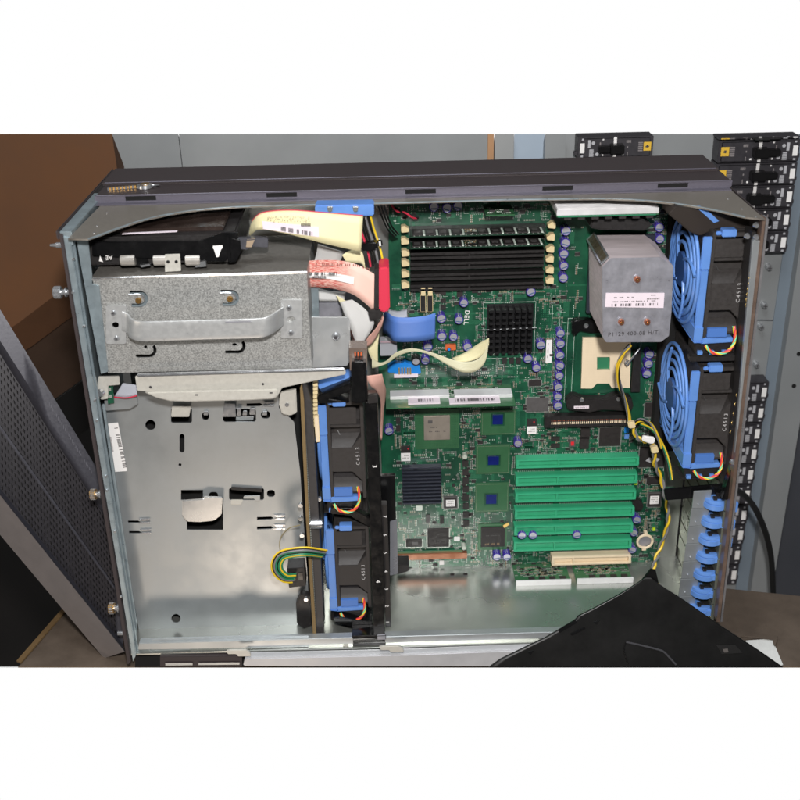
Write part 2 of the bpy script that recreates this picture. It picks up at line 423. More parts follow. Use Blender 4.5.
for i in range(6):
    sh = -(ty[i]-134)*.13
    breaker(719+sh, ty[i]+.3, 800+sh, ty[i+1]-.2, True, False,
            ['black breaker sliver cut off at the very top right corner', 'black breaker with toggle, upper of the two showing a whole yellow tag', 'black breaker whose yellow tag is half hidden by the dark computer lid', 'black breaker with toggle just above the corner of the grey top plate', 'black breaker partly behind the grey plate corner, fifth in the upper stack', 'lowest black breaker of the upper stack beside the silver rim'][i])
for i in range(10):
    y0 = 382.2+i*20.9-(i*i*.06); y1 = 382.2+(i+1)*20.9-((i+1)**2*.06); sh = -(y0-382)*.165
    breaker(768-76+sh, y0+.3, 768+sh, min(y1, 600)-.3, False, False, f'{ords[i]} of the black breakers in the lower stack right of the computer' )
# ---- black power cable
pc = MB(); pc.tube([Y(715, 486, .2), Y(735, 489, .25), Y(752, 504, .3), Y(764, 528, .32), Y(771, 556, .33), Y(773, 588, .335), Y(774, 625, .34)], .0042, BLKW, 10, 6)
tag(pc.build('power_cable', None, 0, True), 'thick black cable curving down from behind the computer past the breakers', 'cable')
# ---- cardboard box behind the left side
CB = thing('cardboard_box', (-.2, .4, -.2), 'large brown cardboard box behind the left side of the computer', 'cardboard box')
m = MB(); m.prism([(-60, 134), (112, 134), (118, 175), (128, 250), (54, 296), (17, 324), (-60, 372)], .34, .04, CARD, 1.2); m.build('side_panel', CB)
m = MB(); m.prism([(-60, 374, .345), (17, 325, .345), (54, 297, .345), (130, 250, .345), (130, 345, .5), (60, 395, .5), (-60, 480, .5)], .34, .004, CARD_SHADE); m.build('lower_panel', CB)
m = MB(); m.prism([(130, 346, .5), (60, 397, .5), (0, 450, .5), (30, 470, .6), (130, 400, .6)], .5, .004, DARK); m.build('strap', CB)

# ================================================================== CHASSIS
CH = thing('server_chassis', (W/2, .13, BZ), 'open silver and dark computer case lying with its side cover off', 'computer case')
# tray and walls
m = MB(); m.box(.004, W-.004, TD, TD+.0015, -.004, H-.004, G_TRAY); m.build('back_tray', CH)
m = MB(); m.box(.002, W-.002, .0, TD, -.006, -.004, G_TRAY); 
m.box(.07, W-.1, .004, .006, -.004, .006, G_TRAY); m.build('floor_plate', CH)
m = MB(); m.box(-.0062, -.0047, .03, TD, -.004, H-.003, G_RIM); m.build('front_wall', CH)
# rear wall with slot covers
m = MB(); m.box(W-.0015, W, .01, TD, -.004, .17, SLOTC)
for i in range(8):
    z = .012+i*.0203
    m.box(W-.0030, W-.0015, .012, TD-.004, z+.001, z+.0193, SLOTC)
m.build('slot_cover_wall', CH, .0002)
m = MB(); m.box(W-.0015, W, .01, TD, .17, H-.002, PAINT)
m.build('rear_wall', CH)
# top plate with the big arched cut-out (lies in plane z = H)
def zplate(name, pl, z, t, mt, parent):
    cu = bpy.data.curves.new('c', 'CURVE'); cu.dimensions = '2D'; cu.fill_mode = 'BOTH'; cu.extrude = t/2
    q = [Z(a, b, z) for a, b in pl]; sp = cu.splines.new('POLY'); sp.points.add(len(q)-1); sp.use_cyclic_u = True
    for i, v in enumerate(q): sp.points[i].co = (v.x, v.y, 0, 1)
    return solid(cu, name, 0, mt, parent, Matrix.Translation((0,0,z-t/2)))
arc = [(88,239),(100,235),(120,227.5),(145,219.5),(170,214),(200,209.5),(240,206.5),(300,204.8),(380,203),(440,201.5),(500,199.8),(560,199),(600,198.6),(640,200),(680,204),(715,210),(745,217)]
zplate('top_plate', [(103, 203)]+[(68, 238.5)]+arc+[(765, 219), (724, 184)], H, .0015, G_TOP, CH)
lipm = MB(); ap = spline([Z(a, b, H-.0002) for a, b in arc], 4)
lipm.tube([p+Vector((0,-.0004,0)) for p in ap], .0009, G_RIM, 5, 1); lipm.build('arch_edge', CH, 0, True)
# dark painted lid above
LT = .0085
m = MB(); p0, p1 = Z(104, 193, H+LT), Z(724, 183.5, H+LT); yl = (p0.y+p1.y)/2
x0, x1 = .008, W-.004
m.box(x0, x1, yl+.002, Z(400, 161.5, H+LT+.003).y-.004, H+.0008, H+LT, PAINT)
yb_ = Z(400, 161.5, H+LT+.003).y
m.box(x0-.002, x1-.002, yl+.040, yb_, H+LT, H+LT+.003, PAINT)
print('lid back', yb_, 'lip', yl)
m.build('top_cover', CH, .0014)
m = MB(); m.tube([(x0+.002, yl-.0002, H+LT), (x1-.004, yl-.0002, H+LT)], .0006, PAINTL, 6, 1); m.build('lid_edge_highlight', CH); m = MB(); m.tube([(x0+.002, yl+.040, H+LT+.003), (x1-.006, yl+.040, H+LT+.003)], .0005, PAINTL, 6, 1); m.build('lid_ridge_highlight', CH)  # paler tubes stand for highlight lines along the lid
sl = [(131,205,4),(268,202.6,4),(406,199.5,4),(546,196,4),(665,192.5,4)]
slots = []
lp = [(x0, H+.0006), (x1-.004, H+.0006), (x1, H+.004), (x1, H+LT), (x0, H+LT)]
hs = []
for sx in (131+13, 284-2, 421, 561, 681):
    c = Z(sx, 196, H+.003).x; hs.append([(c-.0155, H+.0026), (c+.0155, H+.0026), (c+.0155, H+.0072), (c-.0155, H+.0072)])
cu = plate('cover_lip', [(x0, H+.0006), (x1-.003, H+.0006), (x1, H+.003), (x1, H+LT), (x0, H+LT)], hs, yl, .002, PAINTL, CH, px=False)
m = MB(); m.box(x0+.003, x1-.006, yl+.0015, yl+.0019, H+.0022, H+.0076, DARK); m.build('slot_backing', CH)
m = MB(); m.box(x0+.002, x1-.004, yl+.004, yl+.008, H+.0004, H+.0007, DARK); m.box(x0, x1-.002, yl-.008, yl, H+.0002, H+.0012, PAINTL); m.build('lip_base', CH)
# left bezel flange (the slanted top return) and front rim strips
m = MB(); m.box(-.0035, -.0008, -.004, .235, H-.004, H+.005, PAINT); m.build('flange_cap', CH, .001)
m = MB(); m.box(-.0005, .0105, -.002, .135, H-.010, H+.0035, G_RIM); m.build('corner_return', CH, .0004)
m = MB(); m.prism([(59,234),(62.5,234),(131,662),(127.5,665)], -.004, .02, PAINT); m.build('outer_rim', CH, .0006)
m = MB(); m.prism([(63,236),(70,238),(136,655),(133,662)], -.003, .004, G_RIM); m.build('rim_strip', CH, .0006)
m = MB(); m.prism([(71,239),(73.5,239),(138,651),(136.5,655)], .004, .004, G_RIM); m.build('rim_strip', CH, .0004)
m = MB(); m.prism([(77,240),(88,240),(92,275),(92,284),(99,286),(108,372),(101,374),(78,250)], .010, .002, G_RIM); m.build('corner_bracket', CH, .0003)
m = MB(); m.prism([(102,405),(104.5,405),(137,625),(135.5,640)], .012, .003, G_RIM); m.build('corner_bracket', CH, .0003)
for (a, b) in ((73.5,259),(73,292),(84,326),(95,400),(97,420),(106,476),(107,490),(115,531),(121,596)):
    m = MB(); c = Y(a, b, -.003); m.cyl(c, c+Vector((0,-.002,0)), .0017, G_BRIGHT, 12, .0011); m.build('rivet', CH, 0, True)
# thumbscrews on the front flange
def thumb(a, b, L=.012, r=.0055):
    c = Y(a, b, .004); m = MB()
    m.cyl(c, c+Vector((-.008,0,0)), r*.5, G_BRIGHT, 12); m.cyl(c+Vector((-.003,0,0)), c+Vector((-.0045,0,0)), r*.85, G_BRIGHT, 16)
    a0 = c+Vector((-.008,0,0))
    m.cyl(a0, a0+Vector((-L*.6,0,0)), r, BRASS if b > 400 else G_BRIGHT, 20)
    for i in range(20):
        t = 2*math.pi*i/20; o = Vector((0, math.cos(t), math.sin(t)))*r
        m.cyl(a0+o+Vector((-.0008,0,0)), a0+o+Vector((-L*.55,0,0)), .0005, G_BRIGHT, 5)
    m.build('thumbscrew', CH, 0, True)
thumb(70, 292); thumb(104, 494, .010); thumb(122, 608, .010, .006)
m = MB(); c = Y(64, 245, .004); m.cyl(c, c+Vector((-.007,0,0)), .0028, G_BRIGHT, 12); m.cyl(c+Vector((-.007,0,0)), c+Vector((-.013,0,0)), .002, G_BRIGHT, 12, .0012); m.build('locating_pin', CH, 0, True)
m = MB(); c = Y(126, 633, .004); m.cyl(c, c+Vector((-.009,0,0)), .0025, G_BRIGHT, 12); m.build('locating_pin', CH, 0, True)
# right rim: silver channel, thin copper-toned edge rails
m = MB(); m.prism([(753,240),(762,241),(742,454),(735,454)], .0, .006, G_PLATE); m.build('side_channel', CH, .001)
m = MB(); m.prism([(763,219),(766,218),(720,622),(716.5,622)], -.002, .012, mat('rim_edge_tan', (128,108,96), .5, .35, .2, 90)); m.build('rim_edge', CH, .0003)
m = MB(); m.prism([(766.5,218),(769,219),(722.5,622),(720.5,622)], -.001, .012, mat('rim_edge_grey', (150,148,150), .6, .3, .1, 90)); m.build('rim_edge', CH, .0003)
m = MB(); m.prism([(752,232),(756,232),(736,470),(732,470)], .008, .02, BLACK); m.build('gasket_strip', CH)
g = MB(); rn = random.Random(3)
for (xa, ya, xb, yb, n_) in ((752, 262, 746, 305, 9), (737, 395, 731, 432, 5)):
    for i in range(n_):
        t = i/(n_-1); a, b = xa+(xb-xa)*t, ya+(yb-ya)*t
        g.tube([Y(a, b-1.7, .004), Y(a-.9, b, .002), Y(a-.4, b+1.7, .004)], .0004, GOLD, 5, 2)
g.build('spring_contact', CH)
for (a, b) in ((757,226),(757,238),(748,237),(733,463)):
    m = MB(); c = Y(a, b, .0); m.cyl(c+Vector((0,.003,0)), c, .003, G_BRIGHT, 16, .002); m.build('screw', CH, 0, True)
m = MB(); m.prism([(736,456),(741,456),(731,500),(722,500)], .006, .012, GLOSS); m.build('rim_latch', CH, .001)
# small pits on top plate
for a, b in ((107,213),(97,226),(94,233),(728,199),(742,209),(756,217)):
    m = MB(); c = Z(a, b, H+.0002); m.cyl(c, c+Vector((0,0,.0006)), .0011, G_BRIGHT, 10); m.build('dimple', CH)
# bottom lips
m = MB(); m.prism([(139,643.5),(138,650),(700,634),(700,628)], .0, .010, G_PLATE); m.build('bottom_lip', CH, .0006)
m = MB(); m.prism([(151,639.5),(309,636),(309,647.5),(151,650)], .003, .004, G_PLATE); m.build('bottom_lip', CH, .0008)
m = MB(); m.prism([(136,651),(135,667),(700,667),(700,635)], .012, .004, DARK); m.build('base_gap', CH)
m = MB(); m.prism([(245,658.5),(400,655),(530,650),(640,645),(700,643),(700,667),(300,667),(243,666.5)], -.012, .012, mat('pale_door_metal', (190,191,194), .3, .4, .08, 30)); m.build('base_door', CH, .0012)
m = MB(); m.prism([(160,657),(242,656),(242,667),(160,667)], -.004, .008, PAINT); m.prism([(165,662.6),(193,662.4),(193,665.5),(165,666)], -.0055, .001, G_PLATE); m.prism([(198,662.4),(240,662),(240,665),(198,665.4)], -.0055, .001, G_PLATE); m.build('base_bracket', CH, .0005)
for cx, cy_ in ((238, 653.5), (391, 649.5)):
    m = MB(); m.prism([(cx-12,cy_-2.2),(cx-8,cy_-3),(cx+8,cy_-3.2),(cx+12,cy_-.5),(cx+13,cy_+3),(cx,cy_+3.2),(cx-2,cy_+.8),(cx-10,cy_+1)], -.014, .003, G_CREAM); m.build('hook_tab', CH, .0005)
# floor screws and holes seen in the tray bottom
for a, b, mt, r in ((415.5,641.5,G_BRIGHT,.003),(529,637,G_BRIGHT,.003),(436,639,DARK,.003),(517,630.5,DARK,.003),(394,641.5,G_CREAM,.0032),(346,645.5,G_CREAM,.0032),(326,643,G_BRIGHT,.0026),(301,605,G_CREAM,.0012)):
    m = MB(); c = Z(a, b, -.0037); m.cyl(c, c+Vector((0,0,.0006)), r, mt, 16); m.build('floor_screw' if mt is not DARK else 'floor_hole', CH, 0, True)
# blue slot latches at the rear
for i in range(7):
    t = i/6; cx, cyy = 707+(691-707)*t*1.0+0, 500.5+(606-500.5)*t
    cx = 714-16*t
    m = MB(); c = Y(cx+1.5, cyy+.5, .026)
    m.cyl(c+Vector((0,0,-.0052)), c+Vector((0,0,.0015)), .0135, BLUE, 36); m.cyl(c+Vector((0,0,.0019)), c+Vector((0,0,.0058)), .0128, BLUE, 36, .0122)
    m.cyl(c+Vector((0,0,.0012)), c+Vector((0,0,.0022)), .0120, BLUE2, 30)
    la = m.build('slot_latch', CH, .0005, True)
    m = MB(); m.box(c.x+.002, c.x+.0165, c.y-.0125, c.y-.002, c.z-.0050, c.z+.0034, BLUE); m.box(c.x+.0165, c.x+.0205, c.y-.014, c.y-.008, c.z-.0065, c.z+.0055, BLUE); m.build('lever', la, .0008)
    m = MB(); m.box(c.x-.005, c.x-.001, c.y-.009, c.y-.004, c.z+.0058, c.z+.0092, BLACK); m.hexa([c+Vector(q) for q in ((0,-.006,.006),(.013,-.006,.001),(.013,.004,.001),(0,.004,.006),(.001,-.006,.0085),(.014,-.006,.0045),(.014,.004,.0045),(.001,.004,.0085))], BLACK); m.build('spring', la, .0003)
    m = MB(); m.prism([(cx-20,cyy-9),(cx-2,cyy-10),(cx-5,cyy+7.6),(cx-22,cyy+8)], .024, .002, G_PLATE)
    cc = Y(cx-16, cyy+3.5, .0235); m.cyl(cc, cc+Vector((0,-.002,0)), .0013, G_BRIGHT, 10, .0006); m.build('slot_tab', CH, .0003)
# rubber duct lining between lower fan and slots
m = MB(); m.prism([(664,490),(728,484),(727,496),(666,501)], .03, .004, GLOSS); m.build('fan_bay_floor', CH, .001)
m = MB(); m.prism([(668,214),(676,206),(735,214),(760,224),(756,238),(735,228),(716,229),(700,236),(690,232)], .045, .03, mat('brown_black_duct', (46,40,36), 0, .4)); m.build('fan_bay_roof', CH, .001)
m = MB(); m.prism([(695,206),(703,206),(719,221),(714,223)], .0435, .001, BLUE); m.build('blue_duct_stripe', CH)
m = MB(); m.prism([(740,232),(752,232),(735,470),(722,500),(724,470)], .045, .01, BLACK); m.build('fan_bay_side', CH)
m = MB(); m.prism([(690,356.5),(746,355),(744,361),(690,362)], .031, .01, BLACK); m.build('fan_bay_shelf', CH, .001)
m = MB(); m.box(.576, .58, .05, TD, .15, .47, BLACK)
m2 = MB(); x0_, x1_ = .607, .655
m2.box(x0_, x1_, .14, TD, .16, .475, DARK); m2.build('fan_bay_back', CH)

# ---- lower-left drive bay side plate
holes = [circ(150.5,425,5.2), circ(176,618.5,4.6), rr(171,408,192,423,2), rr(179.5,434,184.5,452.5,2.4), circ(180,464.8,1.6,10), rr(202,412,209,420,3), rr(223,409,256,422,2.5), rr(261,411,270,418.5,3), rr(229,488,264,500,2), rr(267,490,275,497,3), [(181,490),(203,490),(203,497),(223,497),(223,530),(187,530),(187,516),(185,500),(181,500)], rr(209,492,218,499,3),
         [(128,520.5),(138,520.5),(141,522),(138,523),(128,523)], [(129,531),(139,531),(142,532.5),(139,533.5),(129,533.5)], [(257,517),(271,516.5),(274,518),(271,519.5),(257,520)], [(257,526.5),(271,526),(274,527.5),(271,529),(257,529.5)], [(146,629.5),(154,629),(158,630.4),(154,631.4),(146,631.4)], [(266,628.2),(280,627.6),(284,629),(280,630),(266,630.8)], [(246.5,403.5),(260,403),(263,404.5),(260,406),(246.5,406.3)]]
BPd = .045
HB = thing('drive_bay_plate', Y(210, 636, BPd), 'flat galvanised side plate of the drive bay with punched holes, lower left', 'metal plate')
outer = [(104,404),(132,404),(134,392),(160,385),(278,385),(279,408),(287,415),(294,422),(300,470),(307,570),(311,634),(141,640),(138,625)]
plate('sheet', outer, holes, BPd, .0015, G_PLATE, HB)
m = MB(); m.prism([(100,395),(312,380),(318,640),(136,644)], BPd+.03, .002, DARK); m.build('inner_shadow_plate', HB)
def tab(pl, d, t, mt, name='bent_tab', bev=.0005):
    m = MB(); m.prism(pl, d, t, mt); return m.build(name, HB, bev)
tab([(172,406.5),(191,406.5),(189,417),(171,417)], BPd-.006, .002, G_CREAM)
tab([(204,411.5),(208,411.5),(208,415.5),(203.5,415.5)], BPd-.003, .002, G_BRIGHT)
tab([(224,403),(235,404),(236,417),(222.5,417)], BPd-.006, .002, G_BRIGHT)
tab([(237,408),(241,408),(241,416),(237,416)], BPd-.004, .002, G_BRIGHT); tab([(243,411),(247,411),(247,415.5),(242.5,415.5)], BPd-.003, .002, G_BRIGHT); tab([(250,408),(255,408),(255,415),(249.5,415)], BPd-.004, .002, G_BRIGHT)
tab([(236,417),(254,416.5),(253,420.5),(236,421)], BPd+.004, .002, G_PLATE)
tab([(263,411.5),(267,411.5),(267,415.5),(262,415.5)], BPd-.003, .002, G_BRIGHT)
tab([(231,487),(262,489),(262,492.5),(231,490)], BPd-.003, .002, BLACK); tab([(244,496),(260,495.5),(260,501),(256,501.5),(254,499),(243,499)], BPd-.005, .002, G_PLATE); tab([(231,500),(243,500),(241,505),(231,505)], BPd-.003, .002, G_CREAM)
tab([(182.5,500.5),(203,499),(204,496.6),(222.5,497.5),(221.5,515),(214,521),(200,522.5),(187,522),(182,515)], BPd-.010, .0025, mat('shiny_tab', (190,191,190), .6, .22, .08, 40), 'latch_tongue', .001)
for (a, b) in ((138,521.5),(139,532),(273,518),(273,527.6),(262,404.5)):
    tab([(a,b-2.6),(a+12,b-3),(a+12,b-.8),(a+4,b-.4)], BPd-.002, .0012, G_BRIGHT); tab([(a+4,b+.4),(a+12,b+.6),(a+12,b+2.4),(a,b+2.2)], BPd-.002, .0012, G_BRIGHT)
m = MB(); m.prism([(280,392),(296,388),(297,413),(290,416),(282,414),(279,405)], BPd-.012, .003, G_CREAM); m.build('corner_lug', HB, .001)
m = MB(); c = Y(287, 404.5, BPd-.0125); m.cyl(c, c+Vector((0,-.001,0)), .0022, G_BRIGHT, 14); m.build('screw', HB, 0, True)
m = MB(); m.prism([(106,424),(118,422.6),(127,471),(114,472)], BPd-.0006, .0004, WHITE); lb = m.build('barcode_label', HB)
lb['label'] = 'white barcode sticker near the left edge'
m = MB(); ra = random.Random(5)
for i in range(40):
    t = i/40; a = 113.6+8.6*t*1.08; b = 428+41*t
    if ra.random() < .72: m.prism([(a+.6,b),(a+4.2,b-.4),(a+4.2+.15,b-.4+.65),(a+.7,b+.65)], BPd-.0007, .0001, INK)
for i in range(16):
    t = i/16; a = 109.5+2.6*t; b = 436+16*t
    if ra.random() < .8: m.prism([(a,b),(a+1.6,b-.2),(a+1.7,b+.4),(a,b+.6)], BPd-.0007, .0001, INKR)
m.build('barcode', lb)
# ---- corner mechanism between cage and plate (bracket, green board, grey ribbon)
m = MB(); m.prism([(98,377),(119,376.5),(119.5,385),(108,386),(108,399),(101,400),(97,390)], .018, .003, G_CREAM); m.build('corner_mount', HB, .0006)
m = MB(); m.prism([(104,398),(137,396),(138,404),(130,409),(105,411)], .03, .003, G_PLATE); m.build('corner_mount', HB, .0006)
m = MB(); c = Y(101, 392.5, .0165); m.cyl(c, c+Vector((0,-.004,0)), .0042, G_BRIGHT, 16, .003); m.build('screw', HB, 0, True)
m = MB(); m.prism([(107,386),(113,385),(114,403),(108,404)], .024, .002, PCB); m.prism([(109,388),(111,388),(111,391),(109,391)], .0232, .001, SILV); m.prism([(109,395),(112,395),(112,398),(109,398)], .0232, .001, SILV); m.build('indicator_board', HB)
m = MB(); loft(m, [(123,383,.03),(130,384,.028),(137,385,.026)], [(114,397,.03),(126,397.5,.026),(137,395,.024)], R_GRY); o = sheet(m, 'flat_cable', HB)
m = MB(); m.tube([Y(114,397,.029), Y(126,398,.025), Y(137,395.6,.023)], .0007, RED, 6); m.build('flat_cable_edge', HB, 0, True)

# ================================================================== DRIVE CAGE
cd = .012
CG = thing('drive_cage', Y(210, 372, cd), 'speckled galvanised drive cage with a carrying handle, upper left', 'drive cage')
def uslot(cx, cy_, flip=1, top=True):
    # keyhole-shaped U slot: returns list of points (open to the left)
    r = 7; pts = []
    return pts
ho = []
def ucut(cx, cy_, w=10.5, h=6.4, th=3.6, up_=True):
    o = []; n = 8
    if up_:   # full U open to left (arms top and bottom)
        o += [(cx-w, cy_-h-th/2), (cx, cy_-h-th/2)] + [(cx+(h+th/2)*math.sin(math.pi*i/n), cy_-(h+th/2)*math.cos(math.pi*i/n)) for i in range(1, n)] + [(cx, cy_+h+th/2), (cx-w*.8, cy_+h+th/2), (cx-w*.8, cy_+h-th/2), (cx, cy_+h-th/2)]
        o += [(cx+(h-th/2)*math.sin(math.pi*i/n), cy_+(h-th/2)*math.cos(math.pi*i/n)) for i in range(1, n)] + [(cx, cy_-h+th/2), (cx-w, cy_-h+th/2)]
    else:     # J: curl on the right, arm at the bottom
        o += [(cx+(h+th/2)*math.sin(math.pi*i/n), cy_-(h+th/2)*math.cos(math.pi*i/n)) for i in range(2, n)] + [(cx, cy_+h+th/2), (cx-w*.95, cy_+h+th/2), (cx-w*.95-1.2, cy_+h), (cx-w*.95, cy_+h-th/2), (cx, cy_+h-th/2)]
        o += [(cx+(h-th/2)*math.sin(math.pi*i/n), cy_+(h-th/2)*math.cos(math.pi*i/n)) for i in range(1, n-1)]
    return o
for cx, cy_ in ((140, 299), (231, 298)): ho.append(ucut(cx, cy_, up_=True))
for cx, cy_ in ((149, 350), (238, 346)): ho.append(ucut(cx, cy_, 13, 6, 3.2, False))
ho += [circ(145.5,347,1.7,10), circ(234.5,344.5,1.9,10,1.3,.8), circ(115.5,325,3.2)]
co = [(92,278.5),(307,272),(309,330),(312,368),(108,373),(105,345),(99,300)]
plate('side_plate', co, ho, cd, .0015, G_CAGE, CG)
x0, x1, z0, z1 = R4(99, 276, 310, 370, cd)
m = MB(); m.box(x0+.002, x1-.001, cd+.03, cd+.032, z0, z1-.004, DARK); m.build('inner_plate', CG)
zt = Y(200, 275, cd).z
m = MB(); m.hexa([Y(92,278.6,cd+.0016), Y(307,272.2,cd+.0016), Vector((Y(307,272,cd).x, .13, zt)), Vector((Y(92,278,cd).x, .13, zt)), Y(92,278.6,cd+.0016)+Vector((0,0,.0015)), Y(307,272.2,cd+.0016)+Vector((0,0,.0015)), Vector((Y(307,272,cd).x, .13, zt+.0015)), Vector((Y(92,278,cd).x, .13, zt+.0015))], mat('cage_top_steel', (150,146,140), .6, .36, .14, 700, .1, 'voronoi')); m.build('top_panel', CG)
a_, b_ = Y(307,272.2,cd+.0016), Y(312,368,cd+.0016)
m = MB(); m.hexa([b_, b_+Vector((0,.12,0)), a_+Vector((0,.12,0)), a_, b_+Vector((-.0015,0,0)), b_+Vector((-.0015,.12,0)), a_+Vector((-.0015,.12,0)), a_+Vector((-.0015,0,0))], G_CAGE); m.build('end_panel', CG)
m = MB(); m.tube([Y(92,278.6,cd+.0006), Y(200,275.4,cd+.0006), Y(307,272.2,cd+.0006)], .0011, G_BRIGHT, 6, 3); m.build('top_fold', CG, 0, True)
# side wing right of the cage
m = MB(); m.prism([(309,317),(347,317),(350,320),(350.5,360),(347,366),(312,368)], .045, .002, mat('wing_steel', (178,180,180), .4, .3, .1, 20)); m.build('rear_wing', CG, .0005)
m = MB(); m.prism([(306,270),(318,268),(319,318),(309,318)], .06, .002, G_RIM); m.build('rear_wing', CG, .0005)
m = MB(); m.prism([(319,300),(342,300),(342,318),(319,318)], .09, .002, HSF); m.build('rear_wing', CG, .0005)
m = MB(); c = Y(336, 336.5, .0445); m.cyl(c, c+Vector((0,-.003,0)), .0045, G_BRIGHT, 16, .0032); m.cyl(c+Vector((0,-.0032,0)), c+Vector((0,-.0034,0)), .0018, INK, 12); m.build('rivet', CG, 0, True)
# bottom ledge rail
m = MB(); m.prism([(135,376.5),(345,369),(346,374.5),(282,388),(278,396),(252,399),(137,391)], .006, .003, G_CREAM); m.build('rail', CG, .0008)
m = MB(); m.prism([(144,392.5),(200,391),(278,389),(279,395),(274,399),(250,400.5),(190,402),(170,401.5),(156,398)], .0, .003, G_CREAM); m.build('rail_wing', CG, .0012)
m = MB(); m.prism([(137,374.5),(344,368.6),(344.5,371),(137,377)], .003, .004, G_BRIGHT); m.build('rail_edge', CG, .0008)
for a, b, s in ((150.5,387,2),(263,384,1.8)):
    m = MB(); c = Y(a, b, .0055); m.cyl(c, c+Vector((0,-.0005,0)), .0013*s/2, INK, 10); m.build('rail_hole', CG)
for a, b in ((196.5,395),(271,393)):
    m = MB(); m.prism([(a-1.6,b-.6),(a+1.6,b-.6),(a+1.6,b+.6),(a-1.6,b+.6)], -.0004, .0005, INK); m.build('rail_hole', CG)
# handle: two bolted feet and a proud strap
HA = None
for (o, screws, hole) in ((rr(106,305.5,126,344,2), ((113.5,313),(116.5,338.5)), (115.5,325)), (rr(281,300,302,338.5,2), ((289,308),(291,333)), (291,319.5))):
    p = plate('handle_foot', o, [circ(hole[0],hole[1],3.2,16,1.1 if hole[0] < 200 else 1.4,.9)], cd-.0022, .002, mat('handle_steel', (188,190,190), .5, .35, .05, 200), CG)
    for a, b in screws:
        m = MB(); c = Y(a, b, cd-.0024); m.cyl(c, c+Vector((0,-.0016,0)), .0029, G_BRIGHT, 18, .0022); m.cyl(c+Vector((0,-.0016,0)), c+Vector((0,-.0018,0)), .0010, INK, 8); m.build('screw', p, 0, True)
m = MB()
top = [(122,311,cd-.002),(128,314,cd-.004),(131,318,-.004),(140,321,-.010),(160,321,-.0115),(210,319.6,-.012),(255,318.3,-.0115),(268,316,-.010),(277,311,-.002),(283,307,cd-.003)]
bot = [(122,330,cd-.002),(128,333,cd-.004),(131,338,-.004),(140,341,-.010),(160,340.8,-.0115),(210,339.2,-.012),(255,337.9,-.0115),(268,335.5,-.010),(277,330,-.002),(283,325,cd-.003)]
loft(m, top, bot, mat('handle_steel', (0,0,0)), n=6); o = sheet(m, 'handle_strap', CG, .0022)
bv = o.modifiers.new('b', 'BEVEL'); bv.width = .0006; bv.segments = 2
m = MB(); m.prism([(225,321.6),(250,321),(252,322),(226,322.8)], -.0135, .0003, HSF); m.build('strap_groove', CG)
for a, b in ((138.5,300.5),(230,299)):
    m = MB(); c = Y(a, b, cd-.0003); m.cyl(c, c+Vector((0,-.002,0)), .0032, BRASS, 14, .0026)
    for i in range(6):
        t = i*math.pi/3; m.box(c.x+.0016*math.cos(t)-.0004, c.x+.0016*math.cos(t)+.0004, c.y-.0024, c.y-.0018, c.z+.0016*math.sin(t)-.0004, c.z+.0016*math.sin(t)+.0004, BRASS)
    m.build('brass_screw', CG, 0, True)
    m = MB(); m.tube(PP([(a-10,b-6),(a+1,b-6),(a+5,b-3),(a+6.2,b)], cd-.0004), .0007, G_BRIGHT, 6, 4); m.prism([(a-9,b-8),(a+10,b-8),(a+10,b+8),(a-9,b+8)], cd+.006, .001, G_RIM); m.build('keyhole_backing', CG)
m = MB()
for i in range(9):
    b = 314+i*3.2; a = 98.2+i*.5; c0, c1 = Y(a, b, .012), Y(a+2.6, b+.6, .012); m.box(c0.x, c1.x, .0105, .013, c1.z-.0006, c0.z+.0006, ORANGE if i % 2 else COPPER)
m.build('contact_strip', CG)

# ================================================================== OPTICAL DRIVE
OD = thing('optical_drive', Y(170, 262, .03), 'black drive on top of the cage with glossy lid and white strip', 'optical drive')
m = MB(); d0 = .03
A = [Y(88,240,d0), Y(207,240,d0), Y(221,231,d0), Y(236,231.5,d0)]
zt2 = Y(160, 236, d0).z
x0, x1 = Y(88,250,d0).x, Y(236,250,d0).x; zb = Y(160, 264, d0).z
m.box(x0, x1, d0, .15, zb, zt2, BLACK); m.build('case', OD, .0015)
m = MB(); m.box(x0+.004, x1-.012, d0+.012, .148, zt2, zt2+.004, mat('drive_lid', (52,42,38), .2, .22, .35, 45, .1)); m.build('lid', OD, .001)
m = MB(); p, q = Z(122,234.5,zt2+.0042), Z(177,232,zt2+.0042); m.hexa([p,q,q+Vector((0,.004,0)),p+Vector((0,.004,0)),p+Vector((0,0,.0004)),q+Vector((0,0,.0004)),q+Vector((0,.004,.0004)),p+Vector((0,.004,.0004))], LILAC); m.build('paper_strip', OD)
m = MB(); m.prism([(92,242),(200,241.5),(222,233),(238,233),(238,243),(225,262),(92,256)], d0-.006, .005, GLOSS); m.build('front_rail', OD, .0008)
m = MB(); 
for a in (121, 154, 186):
    c = Y(a, 260, .026); m.cyl(c, c+Vector((.014,0,0)), .0058, mat('rounded_can', (170,166,160), .4, .3, .1, 30), 24)
m.build('roller', OD, .0006, True)
m = MB(); m.prism([(100,256),(103,262),(99,261)], d0-.0075, .0006, WHITE); m.build('arrow_mark', OD)
m = MB(); m.prism([(136,253),(144,253),(149,263),(140,267),(135,266)], .028, .004, GLOSS); m.prism([(139,265),(150,263),(151,266),(141,268)], .024, .002, G_BRIGHT); m.build('spring_clip', OD, .0006)
m = MB(); m.prism([(213,246),(222.5,245.6),(222.5,248),(221,249.5),(218.6,257),(216.4,257),(214,249.5),(213,248.4)], d0-.0075, .001, WHITE); m.build('white_guide', OD)
m = MB(); m.prism([(196,252),(206,251),(206,266),(196,268)], .026, .006, BLACK); m.prism([(197,262),(206,260),(207,267),(194,268)], .022, .002, G_BRIGHT); m.build('spring_clip', OD, .0006)
